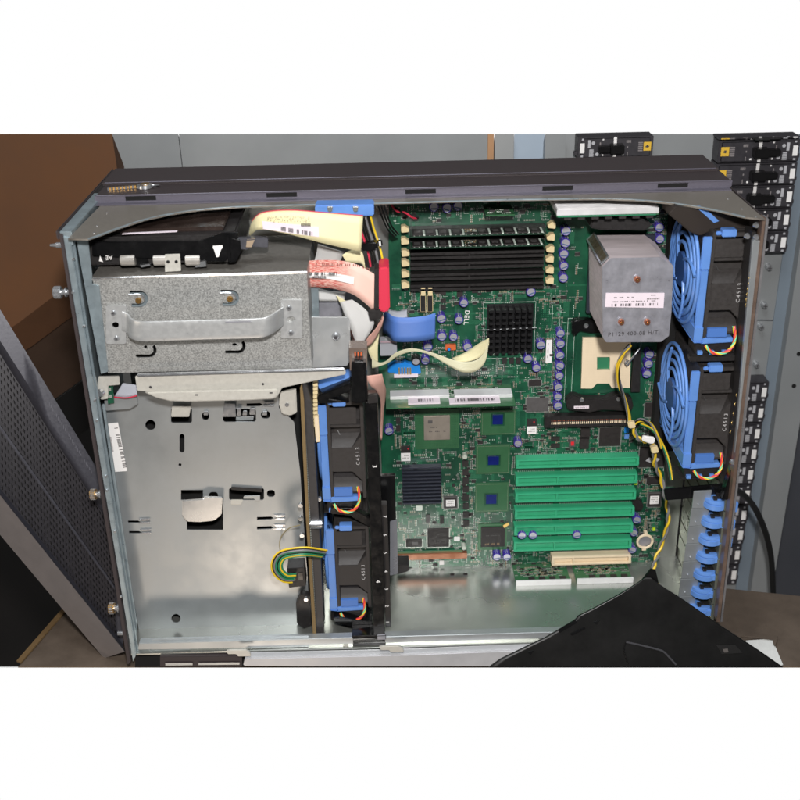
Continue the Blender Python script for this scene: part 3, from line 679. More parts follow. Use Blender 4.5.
m = MB(); m.prism([(226,236),(229,236),(231,262),(228,262)], d0-.0085, .003, GLOSS); m.prism([(232,238),(240,240),(241,252),(236,262),(228,263),(232,250)], d0-.0065, .004, GLOSS); m.build('end_latch', OD, .0006)
m = MB(); m.prism([(236,239),(258,238),(268,239),(268,248),(252,247),(246,250),(236,249)], .036, .008, mat('clear_smoke', (92,92,98), .3, .12, .2, 80)); m.prism([(246,240),(256,239),(252,248),(245,248)], .033, .003, mat('tan_foil', (198,176,150), .4, .2)); m.build('connector', OD, .0008)
m = MB(); m.prism([(165,254.5),(180,254),(181,271),(165,272)], .02, .0015, G_CREAM)
br = m.build('mount_bracket', OD, .0003)
for a in (164.3+0, 174.6-.2):
    mm = MB(); c = Y(a if a > 165 else 166, 262, .0195)
m = MB()
for a in (168, 176.3): c = Y(a, 261.7, .0198); m.cyl(c, c+Vector((0,-.0004,0)), .0016, DARK, 12)
m.build('bracket_hole', br)
text('AE', Y(109,257.5,d0-.0085), .006, WHITE, OD, 'letter_mark', math.pi)

# ================================================================== keys on top of the lid
KY = thing('key', Z(132, 187, H+LT+.001), 'small worn metal key lying on the dark lid, top left', 'key')
m = MB(); zz = H+LT+.0004; p = Z(108, 190.5, zz); q = Z(136, 188, zz); dv = Vector((0,.004,0)); hv = Vector((0,0,.0025))
m.hexa([p,q,q+dv,p+dv,p+hv,q+hv,q+dv+hv,p+dv+hv], BRASS)
for i in range(8):
    c = p.lerp(q, i/8); m.hexa([c-Vector((0,.0015,0)), c+Vector((.0015,-.0015,0)), c+Vector((.0015,.001,0)), c+Vector((0,.001,0)), c+Vector((0,-.0015,.003)), c+Vector((.0015,-.0015,.003)), c+Vector((.0015,.001,.003)), c+Vector((0,.001,.003))], G_BRIGHT)
m.build('blade', KY)
m = MB(); c = Z(145, 187.5, zz); m.cyl(c, c+Vector((0,0,.003)), .009, G_BRIGHT, 24, .0085); m.cyl(c+Vector((.001,0,.003)), c+Vector((.001,0,.0045)), .006, BRASS, 20, .005); m.build('bow', KY, .0005, True)
m = MB(); m.ring(c+Vector((.009,0,.002)), (0,.3,.95), .006, .0007, G_BRIGHT); m.build('ring', KY, 0, True)

# ================================================================== MOTHERBOARD
MB_ = thing('motherboard', Y(520, 575, BD), 'large green circuit board filling the right half of the case', 'circuit board')
bo = [(389,203),(668,196),(668,300),(672,330),(664,470),(666,520),(656,574),(572,577),(459,572),(445,582),(418,582),(417,572),(391,571),(383,500),(380,420),(378,345),(388,330)]
board = plate('board', bo, [], BD, .0018, PCB, MB_)
rn = random.Random(11)
# surface parts too many to count
sc = MB(); tr = MB()
X0, X1, Z0, Z1 = Y(392,400,BD).x, Y(660,400,BD).x, Y(520,574,BD).z, Y(520,205,BD).z
def inb(px):  # rough density mask in pixels
    return True
def region(x0, y0, x1, y1, n, seed, big=.0):
    r = random.Random(seed)
    a, b, c, e = R4(x0, y0, x1, y1, BD)
    g = .00135
    ex = R4(459, 306, 475, 330, BD)
    for _ in range(n//3):
        x = a+round(r.random()*(b-a)/g)*g; z = c+round(r.random()*(e-c)/g)*g; k = r.random(); cnt = r.choice((1, 2, 3, 4, 5, 7)); hor = r.random() < .55
        if ex[0]-.012 < x < ex[1] and ex[2]-.012 < z < ex[3]: continue
        big_ = r.random() < .35; w, h = (.0024, .0014) if big_ else (.0015, .0009); body = r.choice((CHIP, CHIP, TAN, TAN, CHIPG))
        if hor: w, h = h, w
        for q in range(cnt):
            xx, zz_ = (x+q*(w+.0009), z) if hor else (x, z+q*(h+.0009))
            if xx+w > b or zz_+h > e: break
            if k < .55:
                if hor: sc.box(xx, xx+w, BD-.0006, BD, zz_, zz_+h*.28, SILV).box(xx, xx+w, BD-.0008, BD, zz_+h*.28, zz_+h*.72, body).box(xx, xx+w, BD-.0006, BD, zz_+h*.72, zz_+h, SILV)
                else: sc.box(xx, xx+w*.28, BD-.0006, BD, zz_, zz_+h, SILV).box(xx+w*.28, xx+w*.72, BD-.0008, BD, zz_, zz_+h, body).box(xx+w*.72, xx+w, BD-.0006, BD, zz_, zz_+h, SILV)
            elif k < .66: sc.box(xx, xx+.0008, BD-.0002, BD, zz_, zz_+.0008, SILV)
            elif k < .72: sc.box(xx, xx+.0006, BD-.00015, BD, zz_, zz_+.0011, SILK)
        if .72 <= k < .78: sc.box(x, x+.00025, BD-.00015, BD, z, z+.006, SILK).box(x+.00025, x+.005, BD-.00015, BD, z, z+.00025, SILK)
        elif .78 <= k < .84:
            w = r.uniform(.0035, .0065); sc.box(x, x+w, BD-.0013, BD, z, z+w*.6, CHIP)
            for i in range(int(w/.0009)): sc.box(x+i*.0009, x+i*.0009+.0004, BD-.0004, BD, z-.0009, z+w*.6+.0009, SILV)
        elif k >= .84:
            L = r.uniform(.006, .02); m_ = r.randint(3, 8)
            for i in range(m_):
                if hor: tr.box(x+i*.0008, x+i*.0008+.0003, BD-.0001, BD, z, z+L, PCBT)
                else: tr.box(x, x+L, BD-.0001, BD, z+i*.0008, z+i*.0008+.0003, PCBT)
region(391, 204, 558, 222, 442, 1); region(391, 285, 560, 305, 510, 2); region(391, 300, 488, 410, 1190, 3)
region(533, 292, 562, 440, 561, 4); region(560, 225, 582, 340, 102, 5); region(470, 352, 560, 412, 714, 6)
region(392, 408, 420, 450, 221, 7); region(458, 408, 482, 575, 1054, 8); region(392, 445, 460, 500, 442, 9)
region(392, 500, 460, 574, 714, 10); region(475, 436, 516, 560, 561, 11); region(510, 425, 600, 456, 561, 12)
region(595, 425, 662, 455, 408, 13); region(637, 375, 664, 575, 1054, 14); region(645, 350, 662, 400, 204, 15)
region(478, 545, 516, 575, 272, 16); region(512, 550, 552, 575, 204, 17); region(646, 205, 668, 262, 272, 18); region(570, 335, 640, 400, 102, 19)
region(418, 568, 445, 580, 102, 20); region(500, 560, 650, 576, 204, 21)
sc_ = sc.build('surface_components', MB_); sc_['kind'] = 'stuff'
# bright routed zones
for k in range(90):
    x = rn.uniform(X0, X1); z = rn.uniform(Z0, Z1); L = rn.uniform(.01, .04); n_ = rn.randint(2, 7)
    if rn.random() < .5:
        for i in range(n_): tr.box(x+i*.0008, x+i*.0008+.00022, BD-.00008, BD, z, min(z+L, Z1), PCBT)
    else:
        for i in range(n_): tr.box(x, min(x+L, X1), BD-.00008, BD, z+i*.0008, z+i*.0008+.00022, PCBT)
for (x0, y0, x1, y1) in ((552,305,560,330),(566,318,582,402),(483,302,535,358),(573,325,640,392)):   # silkscreen frames
    a, b, c, e = R4(x0, y0, x1, y1, BD); w = .0003
    tr.box(a, b, BD-.0002, BD, c, c+w, SILK); tr.box(a, b, BD-.0002, BD, e-w, e, SILK); tr.box(a, a+w, BD-.0002, BD, c+w, e-w, SILK); tr.box(b-w, b, BD-.0002, BD, c+w, e-w, SILK)
a, b, c, e = R4(541, 308, 556, 330, BD)      # via grid
for i in range(8):
    for j in range(10): tr.box(a+i*(b-a)/8, a+i*(b-a)/8+.0006, BD-.00012, BD, c+j*(e-c)/10, c+j*(e-c)/10+.0006, PCBT)
tr_ = tr.build('copper_traces', MB_); tr_['kind'] = 'stuff'
text('DELL', Y(466.5, 317.5, BD-.0003), .0072, WHITE, MB_, 'maker_mark', math.pi/2+.1, .0001, 1.14, 'front', .00012)
# capacitors
capx = [(434,207),(447,208),(458,206),(566,231),(565.5,243),(564,254),(564,266),(563.5,278),(531,292),(464,303),(441.5,318.5),(459,320),(442,336.5),(453.5,337),(428,347),(467.5,347),(425.5,360.5),
 (560.5,333.5),(560.5,344),(560,355.5),(560,366),(559.5,376),(558.5,387.5),(558,397),(558,406),(541,345),(528,359),(536.5,368),(518,443.5),(389,431),(497,557),(507,557),
 (522,535.5),(533,535.5),(577,535),(637,520),(634,533),(632.5,550),(659.5,227.5),(660,239),(649.5,354.5),(648.5,364),(647,374)]
cz = BD-.011
cap0 = None
for i, (a, b) in enumerate(capx):
    c = Y(a, b, cz)
    if i in (32, 33, 34): c = Y(a, b, .139)
    if cap0 is None:
        m = MB(); m.cyl(c+Vector((0,0,0)), c+Vector((0,.011,0)), .0050, PURP, 20); m.ring(c+Vector((0,.0004,0)), (0,1,0), .0046, .0006, PURP, 20, 5)
        cap0 = m.build('capacitor', MB_, 0, True, origin=c)
        m = MB(); m.cyl(c+Vector((0,.0001,0)), c+Vector((0,-.0003,0)), .0042, ALU, 18); m.box(c.x-.0034, c.x+.0034, c.y-.00045, c.y-.0003, c.z-.0042*.62, c.z-.0042*.28, BLUE2)
        m.build('can_top', cap0, 0, True, origin=c)
        m = MB(); m.box(c.x-.0016, c.x-.0008, c.y+.002, c.y+.010, c.z+.0046, c.z+.0052, SILV); m.box(c.x+.0008, c.x+.0014, c.y+.002, c.y+.010, c.z+.0047, c.z+.0053, SILV); m.build('sleeve_stripe', cap0, 0, False, origin=c)
    else:
        o = cap0.copy(); COL.objects.link(o); o.parent = MB_; o.location = c - POS[MB_.name]
        sc1 = rn.choice((1, 1, .95)); o.scale = (sc1, .3 if i in (32, 33, 34) else 1, sc1); o.rotation_euler = (0, rn.uniform(-.5, .5), 0)
        for ch in cap0.children: k = ch.copy(); COL.objects.link(k); k.parent = o
c = Y(416, 361.5, BD-.012); m = MB(); m.cyl(c, c+Vector((0,.012,0)), .0050, BLACK, 18); m.cyl(c+Vector((0,-.0003,0)), c, .0038, ALU, 16); k = m.build('capacitor', MB_, 0, True); k['label'] = 'black-sleeved round capacitor with silver top'
def comp(name, px, h, mt, label=None, bev=.0003, parent=None, d=None):
    d = BD if d is None else d; m = MB(); m.pbox(px, d-h, h-.00005, mt); o = m.build(name, parent or MB_, bev)
    if label: o['label'] = label
    return o
def pins(px, n, h=.0008, mt=SILV, sides='tb', name='pin_row', parent=None):
    x0, x1, z0, z1 = R4(*px, BD-.0008); m = MB(); e = .0014
    for i in range(n):
        t = (i+.5)/n; x = x0+(x1-x0)*t; z = z0+(z1-z0)*t; w = (x1-x0)/n*.28; hh = (z1-z0)/n*.28
        if 't' in sides: m.box(x-w, x+w, BD-h, BD, z1, z1+e, mt); m.box(x-w, x+w, BD-h, BD, z0-e, z0, mt)
        if 'l' in sides: m.box(x0-e, x0, BD-h, BD, z-hh, z+hh, mt); m.box(x1, x1+e, BD-h, BD, z-hh, z+hh, mt)
    return m.build(name, parent or MB_)
def qfp(px, n, label=None, mt=CHIP, sides='tblr', h=.0022):
    o = comp('chip', px, h, mt, label); 
    m_ = pins(px, n, .0009, SILV, 'tbl', 'chip_pins', o); return o
# lidded chip
o = comp('chip', (415,409,459,449), .0016, PCB2, 'square chip with a bare silver metal lid'); 
m = MB(); m.pbox((424,416,450,440), BD-.0042, .0026, LID); l_ = m.build('metal_lid', o, .0005)
m = MB(); microtext(m, (430,427,437,428), BD-.0044, CHIPG, 7, 3); microtext(m, (429,431,446,432), BD-.0044, CHIPG, 14, 4); m.pbox((428,420.5,432.5,423.5), BD-.0044, .0002, CHIPG); m.build('lid_print', l_)
dots = MB()
a, b, c_, e = R4(416,410,458,448, BD-.0017)
for i in range(30):
    for j in range(27):
        if 5 < i < 25 and 4 < j < 23: continue
        x, z = a+(b-a)*(i+.5)/30, c_+(e-c_)*(j+.5)/27; dots.box(x-.0003, x+.0003, BD-.00172, BD-.0016, z-.0003, z+.0003, PCB)
k = dots.build('solder_dots', o); k['kind'] = 'stuff'
for (px, die, lab) in (((481,410,516,435),(492.5,415,503,424.5),'green chip with blue die just below the label boards'), ((476,445,510,474),(488,456.5,499,465),'green chip with blue die in the middle of three'), ((475,483,509,512),(486,495,496.5,504),'green chip with blue die left of the third green slot'), ((480,402,516,410),None,None)):
    if die is None: continue
    o = comp('chip', px, .002, PCB2, lab); m = MB(); m.pbox((die[0]-1.5,die[1]-1.5,die[2]+1.5,die[3]+1.5), BD-.0023, .0003, PCB); m.pbox(die, BD-.0036, .0016, DIE); m.build('die', o, .0003)
    m = MB(); a, b, c_, e = R4(*px, BD-.002); w = .0002; i_ = .0016
    for q in ((a+i_, b-i_, c_+i_, c_+i_+w), (a+i_, b-i_, e-i_-w, e-i_), (a+i_, a+i_+w, c_+i_+w, e-i_-w), (b-i_-w, b-i_, c_+i_+w, e-i_-w)): m.box(q[0], q[1], BD-.0021, BD-.002, q[2], q[3], LID)
    m.build('outline', o)
o = comp('chip', (478,524,507,550), .0018, PCB2, 'green chip with dark brown square top'); m = MB(); m.pbox((481,527,505,547), BD-.0032, .0014, CHIP); m.build('dark_cap', o, .0004)
m = MB(); microtext(m, (485,543,500,545), BD-.0034, TAN, 10, 8); microtext(m, (486,535,500,536), BD-.0034, CHIPG, 12, 9); m.build('chip_print', o)
m = MB(); m.prism([(503,525.5),(508,522.5),(509.5,524.5),(504.5,528)], BD-.0034, .001, GOLD); m.build('gold_tab', o)
qfp((526.5,398,548.5,411.5), 22, 'wide grey chip right of the label boards', CHIPG)
qfp((529,380,541,386), 10); qfp((427.5,528.5,449,547), 26, 'square dark chip above the brown connector')
o = qfp((406,539.5,422,547), 12); m = MB(); m.pbox((412,542,418,545.5), BD-.0024, .0002, CHIPG); m.build('chip_print', o)
m = MB(); m.tube([Y(437,540,BD-.0024), Y(438,536,BD-.0024), Y(437,541,BD-.0024), Y(440,543,BD-.0024)], .0002, CHIPG, 5, 3); m.build('chip_print', MB_)
qfp((599.5,428,620.5,446), 26, 'square dark chip above the first green slot', mt=CHIP); qfp((639.5,447,665,467), 30, 'black chip with silver emblem beside the slots'); qfp((645,403,655,417), 12)
m = MB(); m.prism([(645.5,461),(649,457.5),(652,458.5),(655,457),(660,459),(657,462),(650,462.5)], BD-.0025, .0002, BRKP); m.build('chip_emblem', MB_)
qfp((647,477,662,484), 14)
for px, lp_, lab in (((401,446.5,410.5,452.5),(401,453,410.5,461),'small black chip with red dot and white sticker, left'), ((527,419.5,536.5,426.5),(527,426.5,536.5,434),'small black chip with red dot and white sticker, centre')):
    o = comp('chip', (px[0],px[1],lp_[2],lp_[3]), .003, CHIP, lab); m = MB(); m.pbox(lp_, BD-.0032, .0002, WHITE); s_ = m.build('sticker', o)
    m = MB(); microtext(m, (lp_[0]+1.5,lp_[1]+2,lp_[2]-1.5,lp_[1]+3), BD-.0034, INKR, 8, 2); microtext(m, (lp_[0]+1.5,lp_[1]+4.5,lp_[2]-1.5,lp_[1]+5.5), BD-.0034, INKR, 8, 3); m.build('fine_print', s_)
    m = MB(); c = Y(px[2]-2.4, px[1]+2.4, BD-.0031); m.cyl(c, c+Vector((0,-.0002,0)), .0008, RED2, 10); m.build('red_dot', o)
for px, lp_, lab in (((443.5,497,457.5,508.5),(446,500,455,506.5),'square socket chip with white sticker near ribbed heatsink'), ((648,493,661,507),(650,496,659,504),'square socket chip with white sticker beside the wires')):
    o = qfp(px, 12, lab, CHIPG, h=.0034); m = MB(); m.pbox((px[0]+1,px[1]+1,px[2]-1,px[3]-1), BD-.0037, .0003, CHIP); m.pbox(lp_, BD-.0040, .0003, WHITE); s_ = m.build('sticker', o)
    m = MB()
    for i in range(3): microtext(m, (lp_[0]+1.2,lp_[1]+1.2+i*1.9,lp_[2]-1.2,lp_[1]+2+i*1.9), BD-.0042, INK if i == 0 else INKR, 7, i)
    m.build('fine_print', s_)
# ribbed and pinned heatsinks
o = comp('heatsink', (402.5,467,441.5,503), .003, HSG, 'grey ribbed heatsink beside the lidded chip'); x0, x1, z0, z1 = R4(402.5,467.5,441.5,502.5, BD-.010); m = MB()
for i in range(11): z = z0+(z1-z0)*i/10; m.box(x0, x1, BD-.012, BD-.003, z-.0009, z+.0009, HSG)
m.build('fins', o, .0002)
o = comp('heatsink', (487,304,533,353), .0022, HSD, 'black pin heatsink near the maker name'); x0, x1, z0, z1 = R4(488,308,533,355, BD-.013); m = MB()
for i in range(7):
    for j in range(8):
        x, z = x0+(x1-x0)*(i+.5)/7, z0+(z1-z0)*(j+.5)/8; m.box(x-.0023, x+.0023, BD-.015, BD-.002, z-.0017, z+.0017, HSD)
m.build('pins', o, .0003)
m = MB(); m.tube([Y(477,340,BD-.004), Y(477,330,BD-.006), Y(488,329.8,BD-.012), Y(537,327.5,BD-.012)], .0006, G_BRIGHT, 6, 1); m.build('spring_wire', o)
# CPU socket
SK = comp('cpu_socket', (575,330,636,393), .0014, PCB, 'empty square processor socket below the tall heatsink', .0003)
so = [(583,338),(631,338),(630,388),(612,388),(609,383.5),(597,383.5),(592,388.5),(581,388.5)]
p = plate('socket_body', so, [[(597,357),(610,357),(610,370),(597,370)]], BD-.005, .0036, CREAM, SK)
m = MB(); x0, x1, z0, z1 = R4(586,342,628,384, BD-.005)
for i in range(26):
    for j in range(26):
        x, z = x0+(x1-x0)*i/25, z0+(z1-z0)*j/25
        ci, cj = 594.5, 0
        if 7 < i < 16 and 7 < j < 17: continue
        if j < 3 and 6 < i < 18: continue
        m.box(x-.00022, x+.00022, BD-.00508, BD-.00495, z-.00022, z+.00022, mat('pin_hole_tan', (206,186,152)))
k = m.build('pin_holes', SK); k['kind'] = 'stuff'
m = MB(); m.box(*R4(595,355,612,372,BD-.0016)[:2], BD-.0016, BD-.0014, *R4(595,355,612,372,BD-.0016)[2:], PCBT); m.build('socket_centre', SK)
o_ = MB(); o_.prism([(572,323),(576,320),(590,320),(600,325),(606,334),(590,333),(580,331),(576,336),(572,334)], BD-.012, .011, GLOSS); o_.build('retention_bracket', MB_, .0012, True)
m = MB(); m.prism([(566,401),(573,395),(585,399),(606,399),(616,395),(632,398),(634,408),(630,412),(604,410),(590,413),(568,410)], BD-.014, .013, BLACK); rb = m.build('retention_bracket', MB_, .0015, True)
m = MB(); m.pbox((574,406,589,408.6), BD-.0145, .0004, LILAC); rs = m.build('sticker', rb)
m = MB(); microtext(m, (575.5,407,587.5,407.8), BD-.0148, INKR, 12, 5); m.build('fine_print', rs)
for a, b in ((582,400.5),(618.5,399.5),(586.5,326.5)):
    m = MB(); c = Y(a, b, BD-.015); m.cyl(c+Vector((0,.002,0)), c, .003, G_BRIGHT, 16, .002); m.build('screw', MB_, 0, True)
m = MB(); m.prism([(634,352),(641,350),(640,392),(631,392)], BD-.008, .007, BLACK); m.tube([Y(627,365,BD-.02), Y(633,357,BD-.022), Y(640,348,BD-.02)], .0012, G_BRIGHT, 8, 3)
c = Y(627.5,363,BD-.016); m.cyl(c+Vector((0,.004,0)), c, .003, G_BRIGHT, 14); m.build('socket_lever', SK, 0, True)
m = MB(); m.prism([(592,219),(640,218),(649,221),(652,226),(646,231),(600,230),(590,228)], .105, .04, BLACK); m.build('retention_bracket', MB_, .0015, True)
# long black slot
o = comp('edge_connector', (545,416,629,427), .012, BLACK, 'long black connector with a row of pale pins', .0006)
m = MB(); x0, x1, z0, z1 = R4(552,421.4,627,423.6, BD-.0124)
for i in range(38): x = x0+(x1-x0)*i/37; m.box(x-.0006, x+.0006, BD-.0124, BD-.012, z0, z1, CREAM)
for i in range(38): x = x0+(x1-x0)*i/37; m.box(x-.0003, x+.0003, BD-.0122, BD-.012, z1+.0012, z1+.002, ORANGE)
m.build('pin_row', o)
comp('choke', (581,429,590,437), .005, CHIP); comp('choke', (580,439,589,449), .005, CHIP)
comp('choke', (624.5,428,629,433), .002, SKYB); comp('choke', (624.5,434.5,629,439), .002, BLUE)
o = comp('button', (569,440,575.5,447), .003, CHIPG); m = MB(); m.pbox((571,442,574,445.5), BD-.0038, .0008, RED2); m.build('red_centre', o)
# white/clear parts
comp('label', (546,340,552,363), .0012, WHITE, 'small upright white paper label on the board')
m = MB(); microtext(m, (547.4,343,548.6,358), BD-.0014, INKR, 14, 4, True); m.build('fine_print', MB_)
c = Y(465,455,BD-.010)
m = MB(); c = Y(465,457.5,BD-.010); m.cyl(c, c+Vector((0,.010,0)), .0028, mat('milky_plastic', (190,196,184), 0, .3), 14); m.build('standoff', MB_, .0006, True)
m = MB(); c = Y(464,548.5,BD-.010); m.cyl(c, c+Vector((0,.010,0)), .0028, mat('milky_plastic', (190,196,184)), 14); m.build('standoff', MB_, .0006, True)
for a, b in ((469.5,420.5),(558.5,314),(471.5,208.5),(420.5,299)):
    m = MB(); c = Y(a, b, BD-.0005); m.cyl(c+Vector((0,.0004,0)), c, .0032, PCBT, 16); m.cyl(c, c+Vector((0,-.002,0)), .002, G_BRIGHT, 14, .0014); m.build('screw', MB_, 0, True)
for i in range(8): comp('inductor', (462.5+.1*i,461+i*8.5,468.5+.1*i,467+i*8.5), .0022, CHIP, None, .0003)
for px in ((396,418,400.5,424),(396,425.5,400.5,431.5),(441,290.5,446,295.5),(457,292,463,297),(472,288,478,293),(486,287,492,292),(519,285,526,291),(441,299,446,303),(502,358,507,364),(509,358,514,364),(516,358,521,364),(413,464,417,468),(426,515,430,523),(440,516,444,524),(452,484,455,487),(551,437,560,441),(551,444,560,448),(441,305,446,310)):
    comp('inductor', px, .002, CHIP if px[0] != 426 else CHIPG, None, .0003)
comp('crystal', (416,506,422.5,511), .0022, SILV, None, .0006); comp('crystal', (454,537,460,541.5), .002, WHITE, None, .0006); comp('crystal', (413,464,417,468), .002, WHITE); comp('crystal', (439.5,561,444,565), .002, WHITE)
m = MB()
for cx in (405, 412): m.pbox((cx+16,288,cx+20.5,296), BD-.012, .011, CREAMB); m.pbox((cx+15,295,cx+21,312), BD-.009, .008, BLACK)
m.build('power_header', MB_, .0006)
# blue connector
m = MB(); m.prism([(388,366),(395,363),(402,364),(405,361.5),(408,364),(415,364.5),(420,366),(421,374),(414,375),(411,373),(411,378),(396,378),(395,373),(388,373)], BD-.010, .009, SKYB); o = m.build('blue_header', MB_, .0008)
m = MB()
for i in range(5): a = 398.5+i*2.8; m.pbox((a,368,a+1.5,374.5), BD-.0115, .001, GOLD)
m.pbox((394,374,418,377.5), BD-.0105, .001, LILAC); m.build('pins', o)
# brown edge connector & small daughter tail, toroid
m = MB(); m.pbox((397,554,467,559.5), BD-.007, .006, mat('brown_connector', (150,98,70), .3, .4, .2, 60)); m.pbox((397,551.5,463,554), BD-.004, .003, PCBT); m.build('edge_connector', MB_, .0004)
m = MB(); m.pbox((445.5,345,456,350.5), BD-.006, .005, ORANGE); c = Y(449,349.5,BD-.007); m.cyl(c, c+Vector((0,.001,0)), .0022, SKYB, 12); m.build('toroid', MB_, .0008)
m = MB(); c = Y(645,541.5,BD-.006)
m.ring(c, (0,1,0), .0092, .0016, CREAM, 28, 6); m.cyl(c+Vector((0,.004,0)), c+Vector((0,.003,0)), .0088, HSF, 24)
m.box(c.x-.002, c.x+.002, c.y-.001, c.y+.005, c.z+.0095, c.z+.0135, CREAM); m.box(c.x-.003, c.x+.002, c.y-.001, c.y+.005, c.z-.0125, c.z-.0090, CREAM); m.build('battery_holder', MB_, 0, True)['label'] = 'empty round cream battery ring'
m = MB(); c = Y(638,506,BD-.008); m.prism([(633,501),(637,498.5),(641,501),(644,506),(642,511),(635,511),(633,507)], BD-.010, .009, BLACK); m.build('buzzer', MB_, .001, True)
for a, b in ((654,529.5),(636,483.5)):
    m = MB(); m.pbox((a-1.4,b-1.4,a+1.4,b+1.4), BD-.002, .0019, YLED); m.build('led', MB_)
m = MB(); c = Y(632,560,BD-.004); 
c = Y(386,0,0)
# card slots
def pcislot(px, mt, label, split, name='card_slot'):
    x0, x1, z0, z1 = R4(*px, BD-.013); h = z1-z0
    # front-face height is the lower part; the top face shows above it
    zf = z0+h*.52
    m = MB(); ym = BD-.0135
    m.box(x0, x1, ym, BD-.0001, z0, z0+.0022, mt); m.box(x0, x1, ym, BD-.0001, zf, zf+.0018, mt)
    m.box(x0, x0+.003, ym, BD-.0001, z0+.0022, zf, mt); m.box(x1-.003, x1, ym, BD-.0001, z0+.0022, zf, mt)
    xs = x0+(x1-x0)*split; m.box(xs-.0008, xs+.0008, ym, BD-.0001, z0+.0022, zf, mt); m.box(x0+.003, x1-.003, BD-.009, BD-.0001, z0+.0023, zf-.0001, mt)
    o = m.build(name, MB_, .0003); o['label'] = label
    m = MB(); rn_ = random.Random(int(px[1]))
    for i in range(56):
        x = x0+.004+(x1-x0-.008)*i/55
        if abs(i/55-split) < .02: continue
        m.box(x-.0004, x+.0004, BD-.0022, BD-.0001, zf+.0024, zf+.0034, SILV)
    m.build('solder_pins', o)
    return o
sy_ = [(455.5,467),(472,484.5),(489,501),(505.5,517.5),(521.5,534),(537,550)]
nm = ['topmost', 'second', 'third', 'fourth', 'fifth', 'lowest']
for i, (a, b) in enumerate(sy_):
    x0 = 516.5-.5*i; x1 = 639-1.5*i; pcislot((x0, a-2.6, x1, b), SLOTG, f'{nm[i]} of the six long green card slots', .37+.34 if False else .345 if i > -1 else 0)
pcislot((552,551,631,564.5), CREAM, 'shorter cream card slot below the green ones', .27, 'card_slot')
# memory slots
ML = [(405,230,552,226),(405,242,551,238),(405.5,254,550.5,250),(405.5,264,550,260),(405.5,275,550,271),(405.5,286,550,281.5)]
for i, (xa, ya, xb, yb) in enumerate(ML):
    d = BD-.012; c0, c1 = Y(xa+5, ya+3.2, d), Y(xb-6, yb+3.2, d); z = (c0.z+c1.z)/2
    m = MB(); m.box(c0.x, c1.x, d, BD-.0001, z-.0036, z-.0006, BLACK); m.box(c0.x, c1.x, d, BD-.0001, z+.0010, z+.0040, BLACK); m.box(c0.x, c1.x, BD-.006, BD-.0001, z-.0006, z+.0010, DARK)
    xm = c0.x+(c1.x-c0.x)*.44; m.box(xm-.001, xm+.001, d, BD-.0001, z-.0006, z+.0010, BLACK)
    o = m.build('memory_slot', MB_, .0003)
    o['label'] = 'black memory slot holding a module' if i < 2 else 'empty black memory slot'
    for a, b, s in ((xa, ya, -1), (xb, yb, 1)):
        m = MB(); dd = BD-.020; q = -s; m.prism([(a-q*4,b-3.4),(a+q*1,b-3.6),(a+q*1.4,b-1.8),(a+q*4,b-1.6),(a+q*4,b+2),(a+q*1.5,b+2.4),(a-q*3.6,b+3)], dd, .010, CREAMB); m.build('latch', o, .0006)
# ================================================================== MEMORY MODULES
for i in range(2):
    xa, ya, xb, yb = ML[i]; d = BD-.034; yy = [(237.2, 233.6), (248.8, 245.2)][i]
    c0, c1 = Y(xa+5, yy[0], d), Y(xb-5, yy[1], d); z = (c0.z+c1.z)/2; x0, x1 = c0.x, c1.x
    t = thing('memory_module', ((x0+x1)/2, BD-.004, z), 'green memory module with black chips in the topmost slot' if i == 0 else 'green memory module with black chips in the second slot down', 'memory module', 'memory modules in the black slots')
    m = MB(); m.box(x0, x1, d, BD-.0065, z-.0006, z+.0006, mat('module_board', (24,58,42), 0, .4)); m.build('board', t)
    w = (x1-x0)/10.4; k = 0
    for j in range(10):
        if j == 4:
            m = MB(); r_ = random.Random(i)
            m.box(x0+.003+j*w+w*.1, x0+.003+j*w+w*.95, d+.004, d+.010, z+.0007, z+.0012, CHIP)
            for q in range(30):
                xx = x0+.003+j*w+r_.random()*w*.9; yq = d+.003+r_.random()*.017; m.box(xx, xx+.0013, yq, yq+.001, z+.0007, z+.0012, SILV if q % 2 else TAN)
            m.build('small_parts', t); continue
        m = MB(); m.box(x0+.003+j*w, x0+.003+j*w+w*.76, d+.002, d+.020, z+.0007, z+.0021, CHIP)
        o = m.build('chip', t, .0002)
        m = MB(); mm = x0+.003+j*w
        for q in range(3): microx = mm+w*.12; m.box(microx, microx+w*.45, d+.007+q*.003, d+.0082+q*.003, z+.0021, z+.0022, CHIPG)
        m.box(mm+w*.79, mm+w*.93, d+.002, d+.020, z+.0007, z+.0016, SILK)
        m.build('chip_marking', o)
    m = MB()
    for q in range(60): xx = x0+.004+(x1-x0-.008)*q/59; m.box(xx-.0003, xx+.0003, BD-.0140, BD-.012, z-.0008, z+.0008, GOLD)
    for q in range(26): xx = x0+.004+(x1-x0-.008)*q/25; m.box(xx, xx+.0012, d+.0006, d+.0018, z+.0006, z+.0009, SILV)
    m.build('contacts', t)

